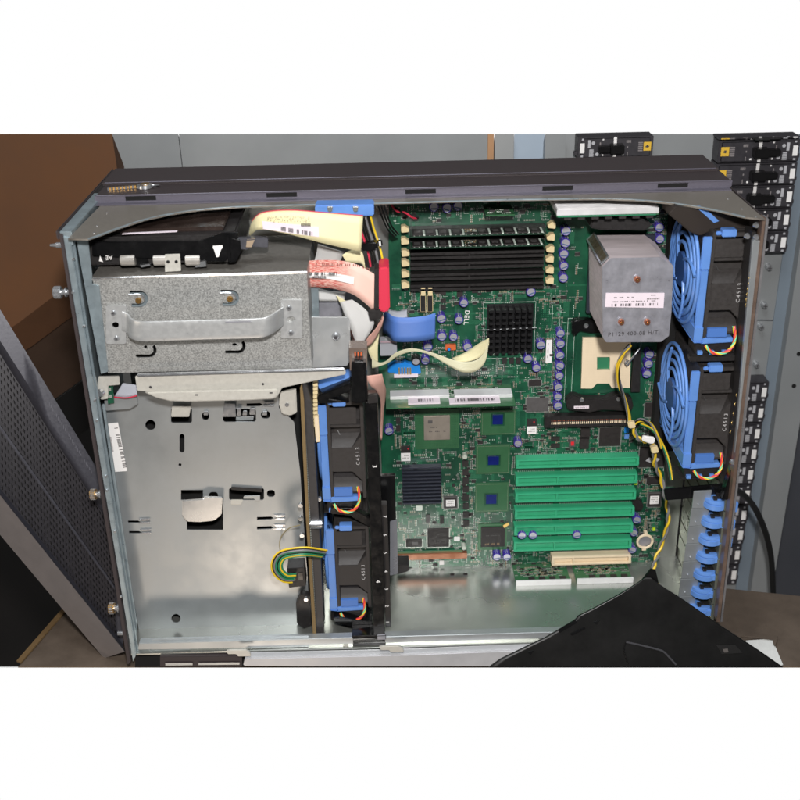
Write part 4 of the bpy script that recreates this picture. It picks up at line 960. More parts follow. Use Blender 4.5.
# ================================================================== VOLTAGE / DAUGHTER CARDS (stand edge-on to the board)
def card(px, d, zthick, label, kind, bar, group=None, seedv=1, top=True):
    """px: front edge rectangle (bar); card runs back from plane d to the board"""
    x0, x1, z0, z1 = R4(*px, d)
    t = thing('daughter_card', ((x0+x1)/2, BD-.001, z0), label, 'circuit card', group)
    m = MB(); m.box(x0, x1, d+.0005, BD-.0003, z0-.0016, z0-.0002, PCB2); m.build('board', t)
    return t, x0, x1, z0, z1
def fill(t, x0, x1, d0, d1, z, n, seed):
    r = random.Random(seed); m = MB()
    for _ in range(n//4):
        x = x0+.001+round(r.random()*(x1-x0-.010)/.0014)*.0014; y = d0+round(r.random()*(d1-d0-.003)/.0022)*.0022; k = r.random(); cnt = r.choice((1, 2, 3, 5)); mt = TAN if r.random() < .4 else CHIP
        for q in range(cnt):
            xx = x+q*.0019
            if xx+.002 > x1: break
            m.box(xx, xx+.0014, y, y+.0004, z, z+.0006, SILV).box(xx, xx+.0014, y+.0004, y+.0014, z, z+.0008, mt).box(xx, xx+.0014, y+.0014, y+.0018, z, z+.0006, SILV)
    o = m.build('small_parts', t); o['kind'] = 'stuff'
def cchips(t, x0, x1, d, z, n, w=.006, e=.004):
    for i in range(n):
        x = x0+(x1-x0)*(i+.5)/n; m = MB(); m.box(x-w/2, x+w/2, d, d+e, z, z+.0022, CHIP); m.build('chip', t, .0002)
# top right: large finned white heatsink card
t, x0, x1, z0, z1 = card((557,207,659,214.5), .085, .008, 'circuit card with a broad white finned heatsink at the top of the board', 0, 0)
m = MB(); m.box(x0, x1, .085, .15, z0, z1-.0016, ALUW)
for i in range(16): y = .086+i*.004; m.box(x0+.001, x1-.001, y, y+.0012, z1-.0016, z1, ALUW)
m.build('heatsink', t, .0003)
m = MB(); 
for i in range(7): xx = x0+.008+(x1-x0-.02)*i/6; m.box(xx, xx+.007, .086, .10, z0-.0050, z0-.0018, CHIP)
m.box(x0+.001, x1-.003, .084, .086, z0-.0016, z0-.0002, PCBT)
m.build('chip_row', t)
# bottom pair with white front bars
for k, (px, n_) in enumerate((((516,579.5,571,583.5), 4), ((577,577.5,633,581.5), 4))):
    t, x0, x1, z0, z1 = card(px, .112, .004, ['circuit card with white front bar, left of the two under the slots', 'circuit card with white front bar, right of the two under the slots'][k], 0, 0, 'cards below the green slots')
    m = MB(); m.box(x0, x1, .110, .1124, z0-.0016, z1, ALUW); m.build('white_bar', t, .0003)
    fill(t, x0, x1, .128, .152, z0-.0002, 420, 40+k); cchips(t, x0+.014, x1-.002, .1155, z0-.0002, n_, .0075, .009)
# middle pair with labels
t, x0, x1, z0, z1 = card((386,402.5,516,406.5), .10, .004, 'long circuit card with two white bars and two barcode labels across the board', 0, 0)
zz = z0-.0002
fill(t, x0+.02, x1-.002, .125, .152, zz, 420, 50); cchips(t, x0+.045, x1-.004, .132, zz, 6, .006, .006)
for (a0, a1, b0, b1) in ((390,449,389.5,396),(454,512,388.5,395)):
    m = MB(); p0, p1 = Z(a0, b0, zz+.004), Z(a1, b1, zz+.004); xa, xb = Z(a0,392.5,zz+.004).x, Z(a1,392,zz+.004).x; ya_, yb_ = Z((a0+a1)/2, b1, zz+.004).y, Z((a0+a1)/2, b0, zz+.004).y
    m.box(xa, xb, ya_, yb_, zz, zz+.004, ALUW); m.build('white_bar', t, .0003)
for k, (a0, a1, b0, b1) in enumerate(((408,440,397.5,403),(449,500,397,402.5))):
    xa, xb = Z(a0,(b0+b1)/2,zz+.002).x, Z(a1,(b0+b1)/2,zz+.002).x; ya_, yb_ = Z((a0+a1)/2, b1, zz+.002).y, Z((a0+a1)/2, b0, zz+.002).y
    m = MB(); m.box(xa, xb, ya_, yb_, zz+.0003, zz+.002, LILAC); s_ = m.build('barcode_label', t)
    m = MB(); n_ = 30 if k else 16; xs_ = xa+(xb-xa)*(.12 if k else .28); xe = xa+(xb-xa)*(.9 if k else .8); r_ = random.Random(k)
    for i in range(n_*2):
        if r_.random() < .6: x = xs_+(xe-xs_)*i/(n_*2); m.box(x, x+(xe-xs_)/(n_*2)*.8, ya_+(yb_-ya_)*.3, ya_+(yb_-ya_)*.75, zz+.002, zz+.0021, INK)
    m.build('barcode', s_)
# small horizontal module at top centre
t, x0, x1, z0, z1 = card((486,212,515,214.5), .12, .003, 'small green circuit card standing above the memory modules', 0, 0); fill(t, x0, x1, .122, .15, z0-.0002, 60, 60); cchips(t, x0, x1, .13, z0-.0002, 2)
# tail module below board
t, x0, x1, z0, z1 = card((446,579,473,581), .125, .003, 'small green circuit card standing at the bottom left edge of the board', 0, 0); fill(t, x0, x1, .127, .152, z0-.0002, 90, 61); cchips(t, x0, x1, .135, z0-.0002, 2, .005)

# ================================================================== TALL CPU HEATSINK
hd = .06
HK = thing('cpu_heatsink', Y(640, 300, BD-.02), 'tall silver processor heatsink with three copper screws and a barcode label', 'heatsink')
ho = [(603,270),(612,258),(660,257),(672,266),(673,289+10),(672,331),(664,341),(606,342.5),(586,320),(585,300)]
ho = [(602.5,267),(611,258.5),(661,257.5),(673.5,266.5),(671.5,312),(669,336),(661,342),(606,342.3),(603,338),(602.5,300)]
m = MB(); a = [Y(x, y, hd) for x, y in ho]
m.prism(ho, hd, .0016, HSF); m.build('front_plate', HK, .0003)
m = MB(); n_ = 34
for i in range(n_):
    y = hd+.0026+i*(BD-.014-hd-.003)/n_; m.v; k = m.m(HS); o0 = len(m.v)
    a2 = [Vector((q.x, y, q.z)) for q in a]; N = len(a2); m.v += a2+[q+Vector((0,.0013,0)) for q in a2]
    m.f.append(tuple(o0+j for j in range(N))); m.f.append(tuple(o0+N+j for j in reversed(range(N)))); m.mi += [k, k]
    for j in range(N):
        jj = (j+1) % N; m.f.append((o0+jj, o0+j, o0+N+j, o0+N+jj)); m.mi.append(k)
cc = sum(a, Vector())/len(a); m.build('fins', HK)
xs = [q.x for q in a]; zs = [q.z for q in a]
m = MB(); k = m.m(HS); ins = [Vector((cc.x+(q.x-cc.x)*.985, hd+.001, cc.z+(q.z-cc.z)*.985)) for q in a]; N = len(ins); m.v += ins+[q+Vector((0,BD-.015-hd,0)) for q in ins]
for j in range(N): m.f.append((j, (j+1) % N, N+(j+1) % N, N+j)); m.mi.append(k)
m.build('core', HK)
m = MB(); m.box(min(xs)+.002, max(xs)-.002, BD-.014, BD-.006, min(zs)+.002, max(zs)-.002, HSG); m.build('base', HK, .001)
m = MB()  # window in the upper left chamfer
e0, e1 = a[0], a[1]; off = Vector((-.0008, 0, .0008)); 
p0, p1 = e0+off+Vector((0,.003,0)), e1+off+Vector((0,.003,0)); dd = Vector((0,.085,0))
m.hexa([p0, p1, p1+dd, p0+dd, p0+off, p1+off, p1+off+dd, p0+off+dd], G_BRIGHT); wf = m.build('side_window', HK, .0002)
m = MB(); q0, q1 = p0.lerp(p1, .17)+off*1.15+Vector((0,.004,0)), p0.lerp(p1, .83)+off*1.15+Vector((0,.004,0))
for i in range(6):
    s_ = Vector((0,.0128*i,0)); e_ = Vector((0,.0118,0)); m.hexa([q0+s_, q1+s_, q1+s_+e_, q0+s_+e_, q0+s_+off*.1, q1+s_+off*.1, q1+s_+e_+off*.1, q0+s_+e_+off*.1], mat('window_dark', (96,88,70), .4, .3, .2, 120))
m.build('window_pane', wf)
for aa, bb in ((637,279),(621,321.5),(647,321.5)):
    m = MB(); c = Y(aa, bb, hd-.0004); m.cyl(c, c+Vector((0,-.0008,0)), .0048, HSF, 20); m.cyl(c+Vector((0,-.0008,0)), c+Vector((0,-.0038,0)), .0034, COPPER, 18, .0027); m.cyl(c+Vector((0,-.0038,0)), c+Vector((0,-.0040,0)), .0012, BRASS, 8); m.build('copper_screw', HK, 0, True)
m = MB(); m.prism([(606,293),(664.5,293),(663.5,308),(605,307)], hd-.0006, .0004, LILAC); s_ = m.build('barcode_label', HK)
m = MB(); barcode(m, (610,303.4,658,306), hd-.0008, INK, 60, 2); microtext(m, (613,300.6,657,301.8), hd-.0008, INK, 40, 3); microtext(m, (614,296.8,634,298), hd-.0008, INK, 18, 4); microtext(m, (647,297.5,660,299.5), hd-.0008, INKR, 9, 6); microtext(m, (651,294.6,656,295.6), hd-.0008, INK, 5, 7); m.build('label_print', s_)
text('P1129 400-08 H/T', Y(633, 333.6, hd-.0003), .0062, INK, HK, 'stamped_text', math.radians(-1.2), .0001, 1.12)

# ================================================================== FANS
def make_fan(label, loc):
    """local frame: x right (0..0.05), y depth (0..0.115), z up (0..0.132), origin = lower left front"""
    L = Vector(loc); t = thing('cooling_fan', loc, label, 'fan', 'blue and black cooling fans')
    def B(m, x0, x1, y0, y1, z0, z1, mt): m.box(L.x+x0, L.x+x1, L.y+y0, L.y+y1, L.z+z0*1.04, L.z+z1*1.04, mt)
    m = MB(); D = .105
    B(m, .009, .0125, 0, D, .016, .124, FANB); B(m, .0445, .048, .0, D, .016, .124, FANB)
    B(m, .0125, .0445, .013, .018, .016, .124, FANB)                       # recessed skin
    for z0, z1 in ((.120,.124),(.0965,.0995),(.0225,.0245)): B(m, .0125, .0445, -.0002, .013, z0, z1, FANB)
    k_ = m.m(FANB); hx = [(.0125,.047),(.034,.047),(.0445,.036),(.0445,.086),(.034,.074),(.0125,.074)]; o_ = len(m.v)
    m.v += [L+Vector((a_, -.0002, b_*1.04)) for a_, b_ in hx]+[L+Vector((a_, .013, b_*1.04)) for a_, b_ in hx]
    m.f.append(tuple(range(o_, o_+6))); m.f.append(tuple(range(o_+11, o_+5, -1))); m.mi += [k_, k_]
    for i in range(6): j = (i+1) % 6; m.f.append((o_+j, o_+i, o_+6+i, o_+6+j)); m.mi.append(k_)
    B(m, .0125, .0445, D-.006, D, .016, .124, FANB)
    B(m, .0125, .0445, .01, D-.006, .016, .018, FANB); B(m, .0125, .0445, .01, D-.006, .121, .124, FANB)
    m.build('housing', t, .0006)
    m = MB()                                                                # sloped facets in the recesses
    def facet(z0, z1, x0=.0128, x1=.044, dep=.0036):
        m.hexa([L+Vector(v) for v in ((x0,.0128,z0),(x1,.0128,z0),(x1,.013,z1),(x0,.013,z1),(x0,.0002,z0),(x1,.0002,z0),(x1,.0126,z1),(x0,.0126,z1))], FANB)
    for fa in ((.0771,.088,.0036),(.0256,.036,.0036)):
        m = MB(); facet(fa[0], fa[1], dep=fa[2]); m.build('facet', t)
    m = MB(); B(m, .0, .009, 0, .004, .088, .120, BLUE); B(m, .0005, .0085, 0.001, .005, .022, .0875, BLUE); B(m, .0, .009, -.001, .105, .0155, .030, BLUE)
    B(m, .009, .040, -.0012, .030, .0135, .0185, BLUE); B(m, .0, .009, -.0012, .1, .0135, .0155, BLUE); m.build('tray', t, .0008)
    m = MB(); B(m, .013, .033, -.0016, .003, .0195, .0285, mat('tray_blue_recess', (74,116,186), 0, .4)); m.build('tray_recess', t, .0004)
    m = MB(); B(m, .016, .030, -.006, .004, .1215, .1285, BLUE); B(m, .011, .016, -.003, .0, .1225, .1260, BLUE); m.build('latch', t, .0008)
    m = MB(); B(m, .004, .042, .004, .03, .0, .0130, BLACK); B(m, .0, .044, .002, .03, -.0015, .0, BLACK)
    m.build('connector_box', t, .0006)
    m = MB()
    for x in (.006, .018, .031): B(m, x, x+.005, .0, .004, .0005, .0042, BLUE)
    m.build('connector_key', t, .0003)
    # guard on the left side, in the plane x = -.002
    gc = L+Vector((-.001, .056, .074)); m = MB(); ax = Vector((1,0,0))
    for r_ in (.0555, .0465, .0375, .0285): m.ring(gc+Vector((-.004*(1-r_/.055),0,0)), ax, r_, .0019, BLUE, 56, 8)
    for k in range(4):
        an = math.radians(35+90*k); pts = [gc+Vector((-.003,math.cos(an+q*.25)*(.016+.0128*q), math.sin(an+q*.25)*(.016+.0115*q))) for q in range(4)]
        m.tube(pts, .0018, BLUE, 7, 4)
    m.build('guard', t, 0, True)
    m = MB(); m.cyl(gc+Vector((-.004,0,0)), gc+Vector((.001,0,0)), .0185, mat('hub_blue', (58,92,150), 0, .35), 32); m.build('hub', t, .0008, True)
    m = MB()
    for q in range(7):
        an = q*2*math.pi/7; u = Vector((0, math.cos(an), math.sin(an))); w = Vector((0, -math.sin(an), math.cos(an))); c = gc+Vector((.012,0,0))
        m.hexa([c+u*.018-w*.006, c+u*.046-w*.012, c+u*.046+w*.012+Vector((.012,0,0)), c+u*.018+w*.006+Vector((.012,0,0)), c+u*.018-w*.006+Vector((.001,0,0)), c+u*.046-w*.012+Vector((.001,0,0)), c+u*.046+w*.012+Vector((.013,0,0)), c+u*.018+w*.006+Vector((.013,0,0))], BLACK)
    m.build('blade_rotor', t)
    m = MB(); path = spline([L+Vector(v) for v in ((.039,-.002,.032),(.0405,-.005,.020),(.037,-.007,.010),(.028,-.007,.0045),(.018,-.006,.006),(.012,-.003,.012))], 7)
    N = len(path)
    for k, mt in enumerate((RED, YELW, CYAW, ORGW)):
        pts = []
        for i, c in enumerate(path):
            tt = (path[min(i+1, N-1)]-path[max(i-1, 0)]).normalized(); u = tt.cross(Vector((0,1,0))).normalized(); w = tt.cross(u); an = i*.55+k*math.pi/2
            pts.append(c+(u*math.cos(an)+w*math.sin(an))*.0009)
        m.tube(pts, .0008, mt, 6, 1)
    m.build('twisted_leads', t, 0, True)
    text('C4513', L+Vector((.0405,-.0006,.067)), .0056, mat('stamp_grey', (178,176,176), 0, .6), t, 'stamped_code', -math.pi/2, .0001, 1.5)
    m = MB(); B(m, .012, .0405, -.0005, .001, .1, .118, FANB); m.build('upper_facet', t, .0004)
    return t
def fl_(a, b, k): return Y(a, b, .03) - Vector((0, 0, .0140*k))
fans = [(fl_(693, 343, 1), 'cooling fan with blue guard in the upper right corner of the case'),
        (fl_(682, 468, 1.015), 'cooling fan with blue guard below the other at the right wall'),
        (fl_(323, 501.5, 1.03), 'upper cooling fan in the middle bay beside the black column'),
        (fl_(330, 610.5, .965), 'lower cooling fan in the middle bay beside the black column')]
f0 = make_fan(fans[0][1], fans[0][0])
for loc, lab in fans[1:]:
    o = dup(f0); o.location = loc; o['label'] = lab
    k = 1.015 if 'below' in lab else 1.03 if 'upper cool' in lab else .965
    o.scale = (.98 if 'middle' in lab else 1, 1, k)

# ================================================================== MIDDLE FAN BRACKET
FB = thing('fan_bracket', Y(372, 640, .01), 'black plastic numbered column holding the middle fans', 'fan bracket')
m = MB(); m.prism([(365,402),(377,402),(385,585),(384,634),(374,636),(370,520)], .008, .03, GLOSS); m.build('column', FB, .001)
m = MB(); m.prism([(351,372),(352,360),(366,361),(368,403),(352,405)], .0, .03, GLOSS); m.build('top_grip', FB, .0025, True)
m = MB(); m.prism([(349,348),(367,348),(367,371),(350,371)], .012, .02, mat('smoked_tab', (112,98,90), .1, .25, .2, 60)); m.prism([(354,352),(363,351.5),(363,356),(354,356)], .0112, .0006, CHIP); m.build('smoked_tab', FB, .0012)
for i in range(3):
    m = MB(); m.prism([(354.5+i*3,352),(356+i*3,352),(356+i*3,356),(354.5+i*3,356)], .0108, .0003, ORANGE); m.build('contact', FB)
m = MB(); m.prism([(368,396),(377,395),(378,403),(368,404)], .004, .006, BLACK); m.build('top_cap', FB, .0006)
m = MB(); m.prism([(317,396),(351,383),(351,391),(330,399),(350,402),(318,404)], .02, .02, GLOSS); m.build('roof_strap', FB, .001)
m = MB(); m.prism([(318,385),(349,376),(352,382),(320,391)], .035, .02, BLUE); m.build('blue_link', FB, .0008)
m = MB(); m.prism([(378,505),(387,505),(390,588),(391,627),(386,627)], .014, .01, BLACK); m.build('numbered_strip', FB, .0006)
for s_, a, b in (('7',384.6,516.5),('6',385,535),('5',385.3,553),('4',385.8,571.3),('3',386.2,589),('2',386.8,606),('1',387.3,622)): text(s_, Y(a, b, .0135), .0056, WHITE, FB, 'number', math.pi/2)
text('3', Y(374.5, 466.3, .0072), .007, WHITE, FB, 'number', math.pi/2); text('4', Y(378, 581.5, .0072), .007, WHITE, FB, 'number', math.pi/2)
m = MB(); m.prism([(379,476),(395,475),(396,520),(397,574),(389,576)], .04, .006, GLOSS); m.build('card_guide', FB, .0008)
m = MB(); m.prism([(390,522),(397,520),(398,574),(390,576)], .038, .003, mat('reflected_grey', (128,130,136), .3, .25, .1, 20)); m.build('guide_reflection', FB, .0006)  # grey reflection low on the glossy guide, modelled as a paler piece
m = MB(); m.prism([(395,565),(409,565),(409,571),(397,575)], .06, .02, BLACK); m.build('guide_latch', FB, .0006)
m = MB(); m.prism([(352,636),(385,635),(386,645),(353,646)], .0, .02, GLOSS); m.prism([(377,636),(386,635.5),(386,640),(377,640)], -.002, .003, mat('grey_tip', (150,150,156), .2, .3)); m.prism([(353,638.6),(375,637.6),(375,638.6),(353,640)], -.001, .001, G_PLATE); m.build('foot', FB, .0008)
m = MB(); m.prism([(330,512),(332,508),(352,508),(371,519),(370,528),(350,516),(331,514)], .026, .01, GLOSS); m.build('cross_arm', FB, .0008)
m = MB(); m.prism([(334,618),(372,622),(373,634),(334,622)], .02, .03, GLOSS); m.build('cross_arm', FB, .0008)
# ================================================================== BACKPLANE (edge-on)
BP = thing('backplane', Y(312, 646, .012), 'narrow circuit board seen edge-on between drive bay and middle fans', 'circuit board')
m = MB(); m.prism([(300,388),(302,384),(304,400),(309,520),(317,645),(313.6,645.5),(306,520),(300.8,410)], .010, .004, PCBTAN); m.build('board_edge', BP, .0002)
m = MB(); m.prism([(303,383),(307,387),(312,404),(319,520),(324,632),(317,640),(309,520),(303,400)], .016, .03, mat('backplane_dark', (62,60,60), .1, .45, .2, 200)); m.build('connector_body', BP, .0004)
m = MB()
for i in range(95):
    t_ = i/94; a = 303.8+12*t_; b = 408+218*t_; c = Y(a, b, .0148); m.box(c.x-.0005, c.x+.0005, .0148, .016, c.z-.0007, c.z+.0007, SILV)
m.build('pin_row', BP)['kind'] = 'stuff'
m = MB()
for i in range(12):
    b = 380+i*4; m.prism([(313,b),(317.5,b-.6),(317.8,b+2.2),(313.3,b+2.8)], .026, .01, CREAMB)
m.prism([(314,417),(318.5,417),(320,442),(316,442.5)], .024, .01, CREAM); m.build('white_header', BP, .0004)
m = MB(); c = Y(311, 524, .014); m.cyl(c, c+Vector((.012,0,0)), .0052, G_BRIGHT, 22); m.cyl(c+Vector((-.004,0,0)), c, .003, G_BRIGHT, 16); m.build('metal_knob', BP, .0006, True)
for a, b in ((300.5,506),(300.5,519),(302,536),(319,500),(303,570),(306,600)):
    m = MB(); c = Y(a, b, .02); m.cyl(c+Vector((0,.004,0)), c, .0024, G_BRIGHT, 12); m.build('solder_lug', BP, 0, True)
m = MB(); m.prism([(296,604),(301,594),(310,596),(312,625),(304,629),(297,624)], .03, .01, BLACK); m.build('guide_block', BP, .001)
m = MB(); m.prism([(287,568.5),(304,567.5),(306,586),(289,588)], .0, .02, BLACK); m.prism([(290,573),(296,572.6),(296,581),(290.5,581.5)], -.0008, .001, GLOSS); m.prism([(298,573),(303,572.6),(303.5,580),(298,580.5)], -.0008, .001, GLOSS); m.build('power_socket', BP, .0008)
m = MB(); m.prism([(319,560),(324,560),(336,610),(326,640),(322,635)], .07, .002, G_TRAY); m.build('rear_shield', BP)
# wires of the middle harness
def wires(name, label, path, mts, r, spread, d=None, twist=0., group=None, n=6):
    t = MB(); base = spline(PP(path, d), n); N = len(base)
    for k, mt in enumerate(mts):
        pts = []
        for i, c in enumerate(base):
            tt = (base[min(i+1, N-1)]-base[max(i-1, 0)]).normalized(); u = tt.cross(Vector((0,1,0))).normalized(); w = tt.cross(u)
            if twist: an = i*twist+k*2*math.pi/len(mts); o = (u*math.cos(an)+w*math.sin(an))*spread
            else: o = u*spread*(k-(len(mts)-1)/2)+w*(.0006*((k*7) % 3))
            pts.append(c+o)
        t.tube(pts, r, mt, 6, 1)
    return tag(t.build(name, None, 0, True), label, 'wires', group)
wires('wire_bundle', 'yellow, grey and green wires looping from black socket to lower middle fan', [(294,578,-.004),(285,577.5,-.010),(278,571,-.013),(277,563,-.014),(282,555.5,-.014),(293,552.5,-.014),(308,551.5,-.012),(324,553.5,.0)], (GRNW, YELW, GRNW, BLKW, GRNW, GRYW, BLKW, YELW), .0010, .0016)
wires('wire_loop', 'faint thin tan wire curving over the lower drive bay plate', [(281,556,.03),(280,540,.035),(288,529,.03),(300,525,.02)], (mat('wire_tan', (150,140,110), 0, .4),), .0007, .001)
wires('twisted_wire', 'yellow and grey twisted wire running down the right edge of the board', [(630,345,.075),(623,354,.08),(618,366,.085),(619,382,.09),(624,398,.10),(628,412,.11),(631,425,.115),(640,420,.12),(650,424,.12),(658,437,.12),(662,448,.12)], (YELW, GRYW, BLKW, YELW), .0010, .0014, None, .25)
wires('twisted_wire', 'yellow and grey twisted wire dropping from the white clip to the bench side', [(632,426,.11),(637,437,.11),(645,441,.11),(652,443,.11),(654,452,.11),(655,465,.115),(661,478,.12),(665,495,.115),(668,512,.11),(667,528,.11),(660,548,.11),(655,562,.10),(653,575,.09),(660,586,.07),(668,597,.06)], (YELW, GRYW), .0015, .0016, None, .75)
m = MB(); m.prism([(628,423),(635,422),(636,428),(629,429)], .1, .006, CREAMB); tag(m.build('cable_clip', None, .001, True), 'small cream clip on the yellow wires beside the processor socket', 'clip')
m = MB(); m.prism([(643,436),(655,438),(655,443),(652,444.5),(642,441)], .098, .004, WHITE); tag(m.build('wire_tag', None, .001, True), 'white paper tag wrapped round the yellow wires', 'tag')
m = MB(); m.prism([(651,448),(658,447),(659,453),(652,454)], .1, .008, CREAMB); tag(m.build('cable_clip', None, .001, True), 'small cream clip on the wires above the black emblem chip', 'clip')
wires('wire_bundle', 'thin dark and green wires from the clip to the wall beside the fans', [(640,424,.118),(652,430,.12),(662,445,.12),(668,462,.11),(671,480,.1)], (BLKW, GRNW, YELW), .0009, .0015)

# ================================================================== RIBBON CABLES
t = thing('ribbon_cable', Y(300, 240, .05), 'pale yellow flat ribbon cable with a barcode label arching over the cage', 'ribbon cable')
m = MB(); loft(m, [(249,234,.06),(252,222,.05),(262,213,.04),(290,210.5,.035),(325,213,.035),(363,216,.04)], [(250,236,.06),(253,233,.05),(261,229.5,.04),(288,234,.035),(322,243,.035),(361,252,.04)], R_YEL); sheet(m, 'flat_cable', t)
m = MB(); m.tube(PP([(252,221,.0495),(262,212.6,.0395),(290,210,.0345),(325,212.6,.0345),(363,215.6,.0395)]), .0005, RED, 5); m.build('red_edge', t, 0, True)
m = MB(); m.prism([(262,221,.034),(318.5,227,.0335),(319,237,.0335),(300,234.5,.0335),(263,229,.0345)], 0, .0004, LILAC); s_ = m.build('barcode_label', t)
m = MB(); rq = random.Random(4)
for i in range(40):
    if rq.random() < .65: a = 281+i*.83; b = 226.6+i*.14; m.prism([(a,b),(a+.6,b+.1),(a+.6,b+4.2),(a,b+4)], .0328, .0002, INK)
for i in range(9): a = 301+i*1.1; m.prism([(a,223.4),(a+.8,223.5),(a+.8,226.5),(a,226.4)], .0328, .0002, INK)
m.build('barcode', s_)
m = MB()
for i in range(16):
    a = 267+i*2.7; b = 219.4-abs(i-7)*.05
    for _ in range(9): u_, v_ = rq.random()*1.9, rq.random()*6; m.prism([(a+u_,b-3+v_),(a+u_+.45,b-3+v_),(a+u_+.45,b-2.5+v_),(a+u_,b-2.5+v_)], .0328 if 262 < a < 320 else .034, .0002, mat('dot_ink', (150,140,110)))
m.build('dot_print', t)
m = MB(); loft(m, [(342,255,.06),(352,250,.06),(362,252,.06),(365,266,.06)], [(346,262,.06),(354,263,.06),(362,264,.06),(366,272,.06)], R_YEL); sheet(m, 'flat_cable_fold', t)
m = MB(); loft(m, [(336,295,.07),(346,301,.07),(352,306,.07)], [(340,303,.07),(348,310,.07),(356,312,.07)], R_YEL); sheet(m, 'flat_cable_fold', t)
t = thing('ribbon_cable', Y(340, 285, .05), 'pink and red striped ribbon cable running into the red connector', 'ribbon cable')
m = MB(); loft(m, [(306,261,.055),(320,260,.05),(340,260.5,.045),(358,265,.04),(376,275,.04)], [(306,287,.055),(320,287,.05),(338,289.5,.045),(356,296,.04),(375,312,.04)], R_PNK); sheet(m, 'flat_cable', t)
m = MB(); m.prism([(309,272.5,.048),(330,272.5,.0445),(354,277,.038),(353.5,284.5,.038),(330,279,.0445),(309,277.5,.048)], 0, .0004, WHITE); s_ = m.build('barcode_label', t)
m = MB()
for i in range(36):
    if rq.random() < .65: a = 309.5+i*.83; m.prism([(a,272.2),(a+.6,272.2),(a+.6,275.2),(a,275)], .036+.006*(1-i/36), .0002, INK)
for i in range(12): a = 312+i*1.2; m.prism([(a,276),(a+.8,276.1),(a+.8,278.2),(a,278)], .04, .0002, INK)
m.build('barcode', s_)
m = MB()
for i in range(30):
    a = 316+i*1.95; b = 263+max(0, i-8)*.1+max(0, i-20)*.45
    if rq.random() < .8: m.prism([(a,b),(a+1,b+.1),(a+1,b+1.8),(a,b+1.7)], .0365, .0002, mat('dot_ink2', (150,90,80)))
m.build('dot_print', t)
m = MB(); m.prism([(379,268),(389,267),(390,309),(386,313),(379,311)], .03, .03, RED); m.build('red_connector', t, .0015, True)
m = MB(); m.prism([(374.5,269),(379,269),(378.5,311),(374,309)], .034, .02, BLACK); m.prism([(368,311),(380,309),(383,314),(381,319),(370,320)], .034, .015, BLACK); m.build('connector_clamp', t, .0008)
m = MB(); loft(m, [(381,310,.06),(378,325,.06),(366,338,.065),(352,343,.07)], [(384,318,.06),(380,330,.065),(370,345,.07),(358,348,.075)], R_PNK2); sheet(m, 'flat_cable_fold', t)
m = MB(); loft(m, [(348,328,.09),(352,338,.09),(356,348,.09)], [(360,328,.09),(362,338,.09),(364,348,.09)], R_PNK); sheet(m, 'flat_cable_fold', t)
m = MB(); loft(m, [(366,376,.05),(370,385,.05),(377,392,.06),(381,405,.08),(380,440,.10)], [(382,374,.05),(384,382,.055),(386,392,.07),(384,410,.09),(382,440,.10)], R_PNK2); sheet(m, 'flat_cable_fold', t)
t = thing('ribbon_cable', Y(360, 330, .06), 'plain greyish white ribbon cable folded behind the pink one', 'ribbon cable')
m = MB(); loft(m, [(340,302,.052),(346,318,.05),(352,332,.05),(357,346,.052)], [(352,299.5,.05),(366,310,.048),(374,324,.048),(362,344,.052)], R_WHT); sheet(m, 'flat_cable', t)
m = MB(); loft(m, [(318,244,.07),(316,255,.075),(312,268,.08)], [(344,252,.07),(340,262,.075),(336,275,.08)], R_WHT); sheet(m, 'flat_cable_fold', t)
m = MB(); loft(m, [(318,288,.08),(330,291,.08),(346,292,.08)], [(319,301,.08),(330,301,.08),(344,301,.08)], R_WHT); sheet(m, 'flat_cable_fold', t)
t = thing('ribbon_cable', Y(410, 330, .11), 'broad blue ribbon cable folded below the memory slots', 'ribbon cable')
m = MB(); loft(m, [(384,312,.13),(387,312,.11),(394,316.5,.095),(408,317.5,.093),(424,316,.095),(435.5,313,.10)], [(383,332,.13),(387,335,.11),(394,341,.095),(408,342,.093),(424,340.5,.095),(435,338.5,.10)], R_BLU); sheet(m, 'flat_cable', t)
m = MB(); loft(m, [(388,309,.135),(398,311,.13),(407,309,.13)], [(389,316,.12),(398,318,.12),(407,317,.12)], R_GRY); sheet(m, 'flat_cable_fold', t)
m = MB(); m.pbox((380,343,397,356), .12, .02, mat('grey_connector', (158,160,166), 0, .4)); m.prism([(380,342),(397,341.5),(397,343),(380,343.5)], .118, .003, RED); m.build('grey_connector', t, .0008)
t = thing('ribbon_cable', Y(440, 365, .10), 'narrow cream ribbon cable waving across the board', 'ribbon cable')
m = MB(); loft(m, [(372,355,.09),(378,362,.09),(386,361,.09),(396,352.5,.088),(412,348.5,.086),(432,352.5,.086),(452,359.5,.086),(466,362,.084),(478,359,.08),(486,349,.078),(489,338,.078)], [(372,368,.085),(377,367,.088),(388,363,.09),(398,356,.088),(414,351.5,.086),(430,355,.086),(446,364,.085),(462,372,.083),(476,371,.08),(485,362,.077),(488,349,.077)], R_CRM); sheet(m, 'flat_cable', t)
m = MB(); loft(m, [(452,358,.100),(466,352,.098),(478,344,.09),(489,338,.079)], [(456,361,.090),(468,361.5,.088),(480,357,.084),(489,345,.078)], R_YEL); sheet(m, 'flat_cable_back', t)
m = MB(); loft(m, [(367,336,.095),(368,350,.09),(372,360,.09)], [(380,330,.095),(378,345,.09),(378,362,.09)], R_YEL); sheet(m, 'flat_cable_fold', t)
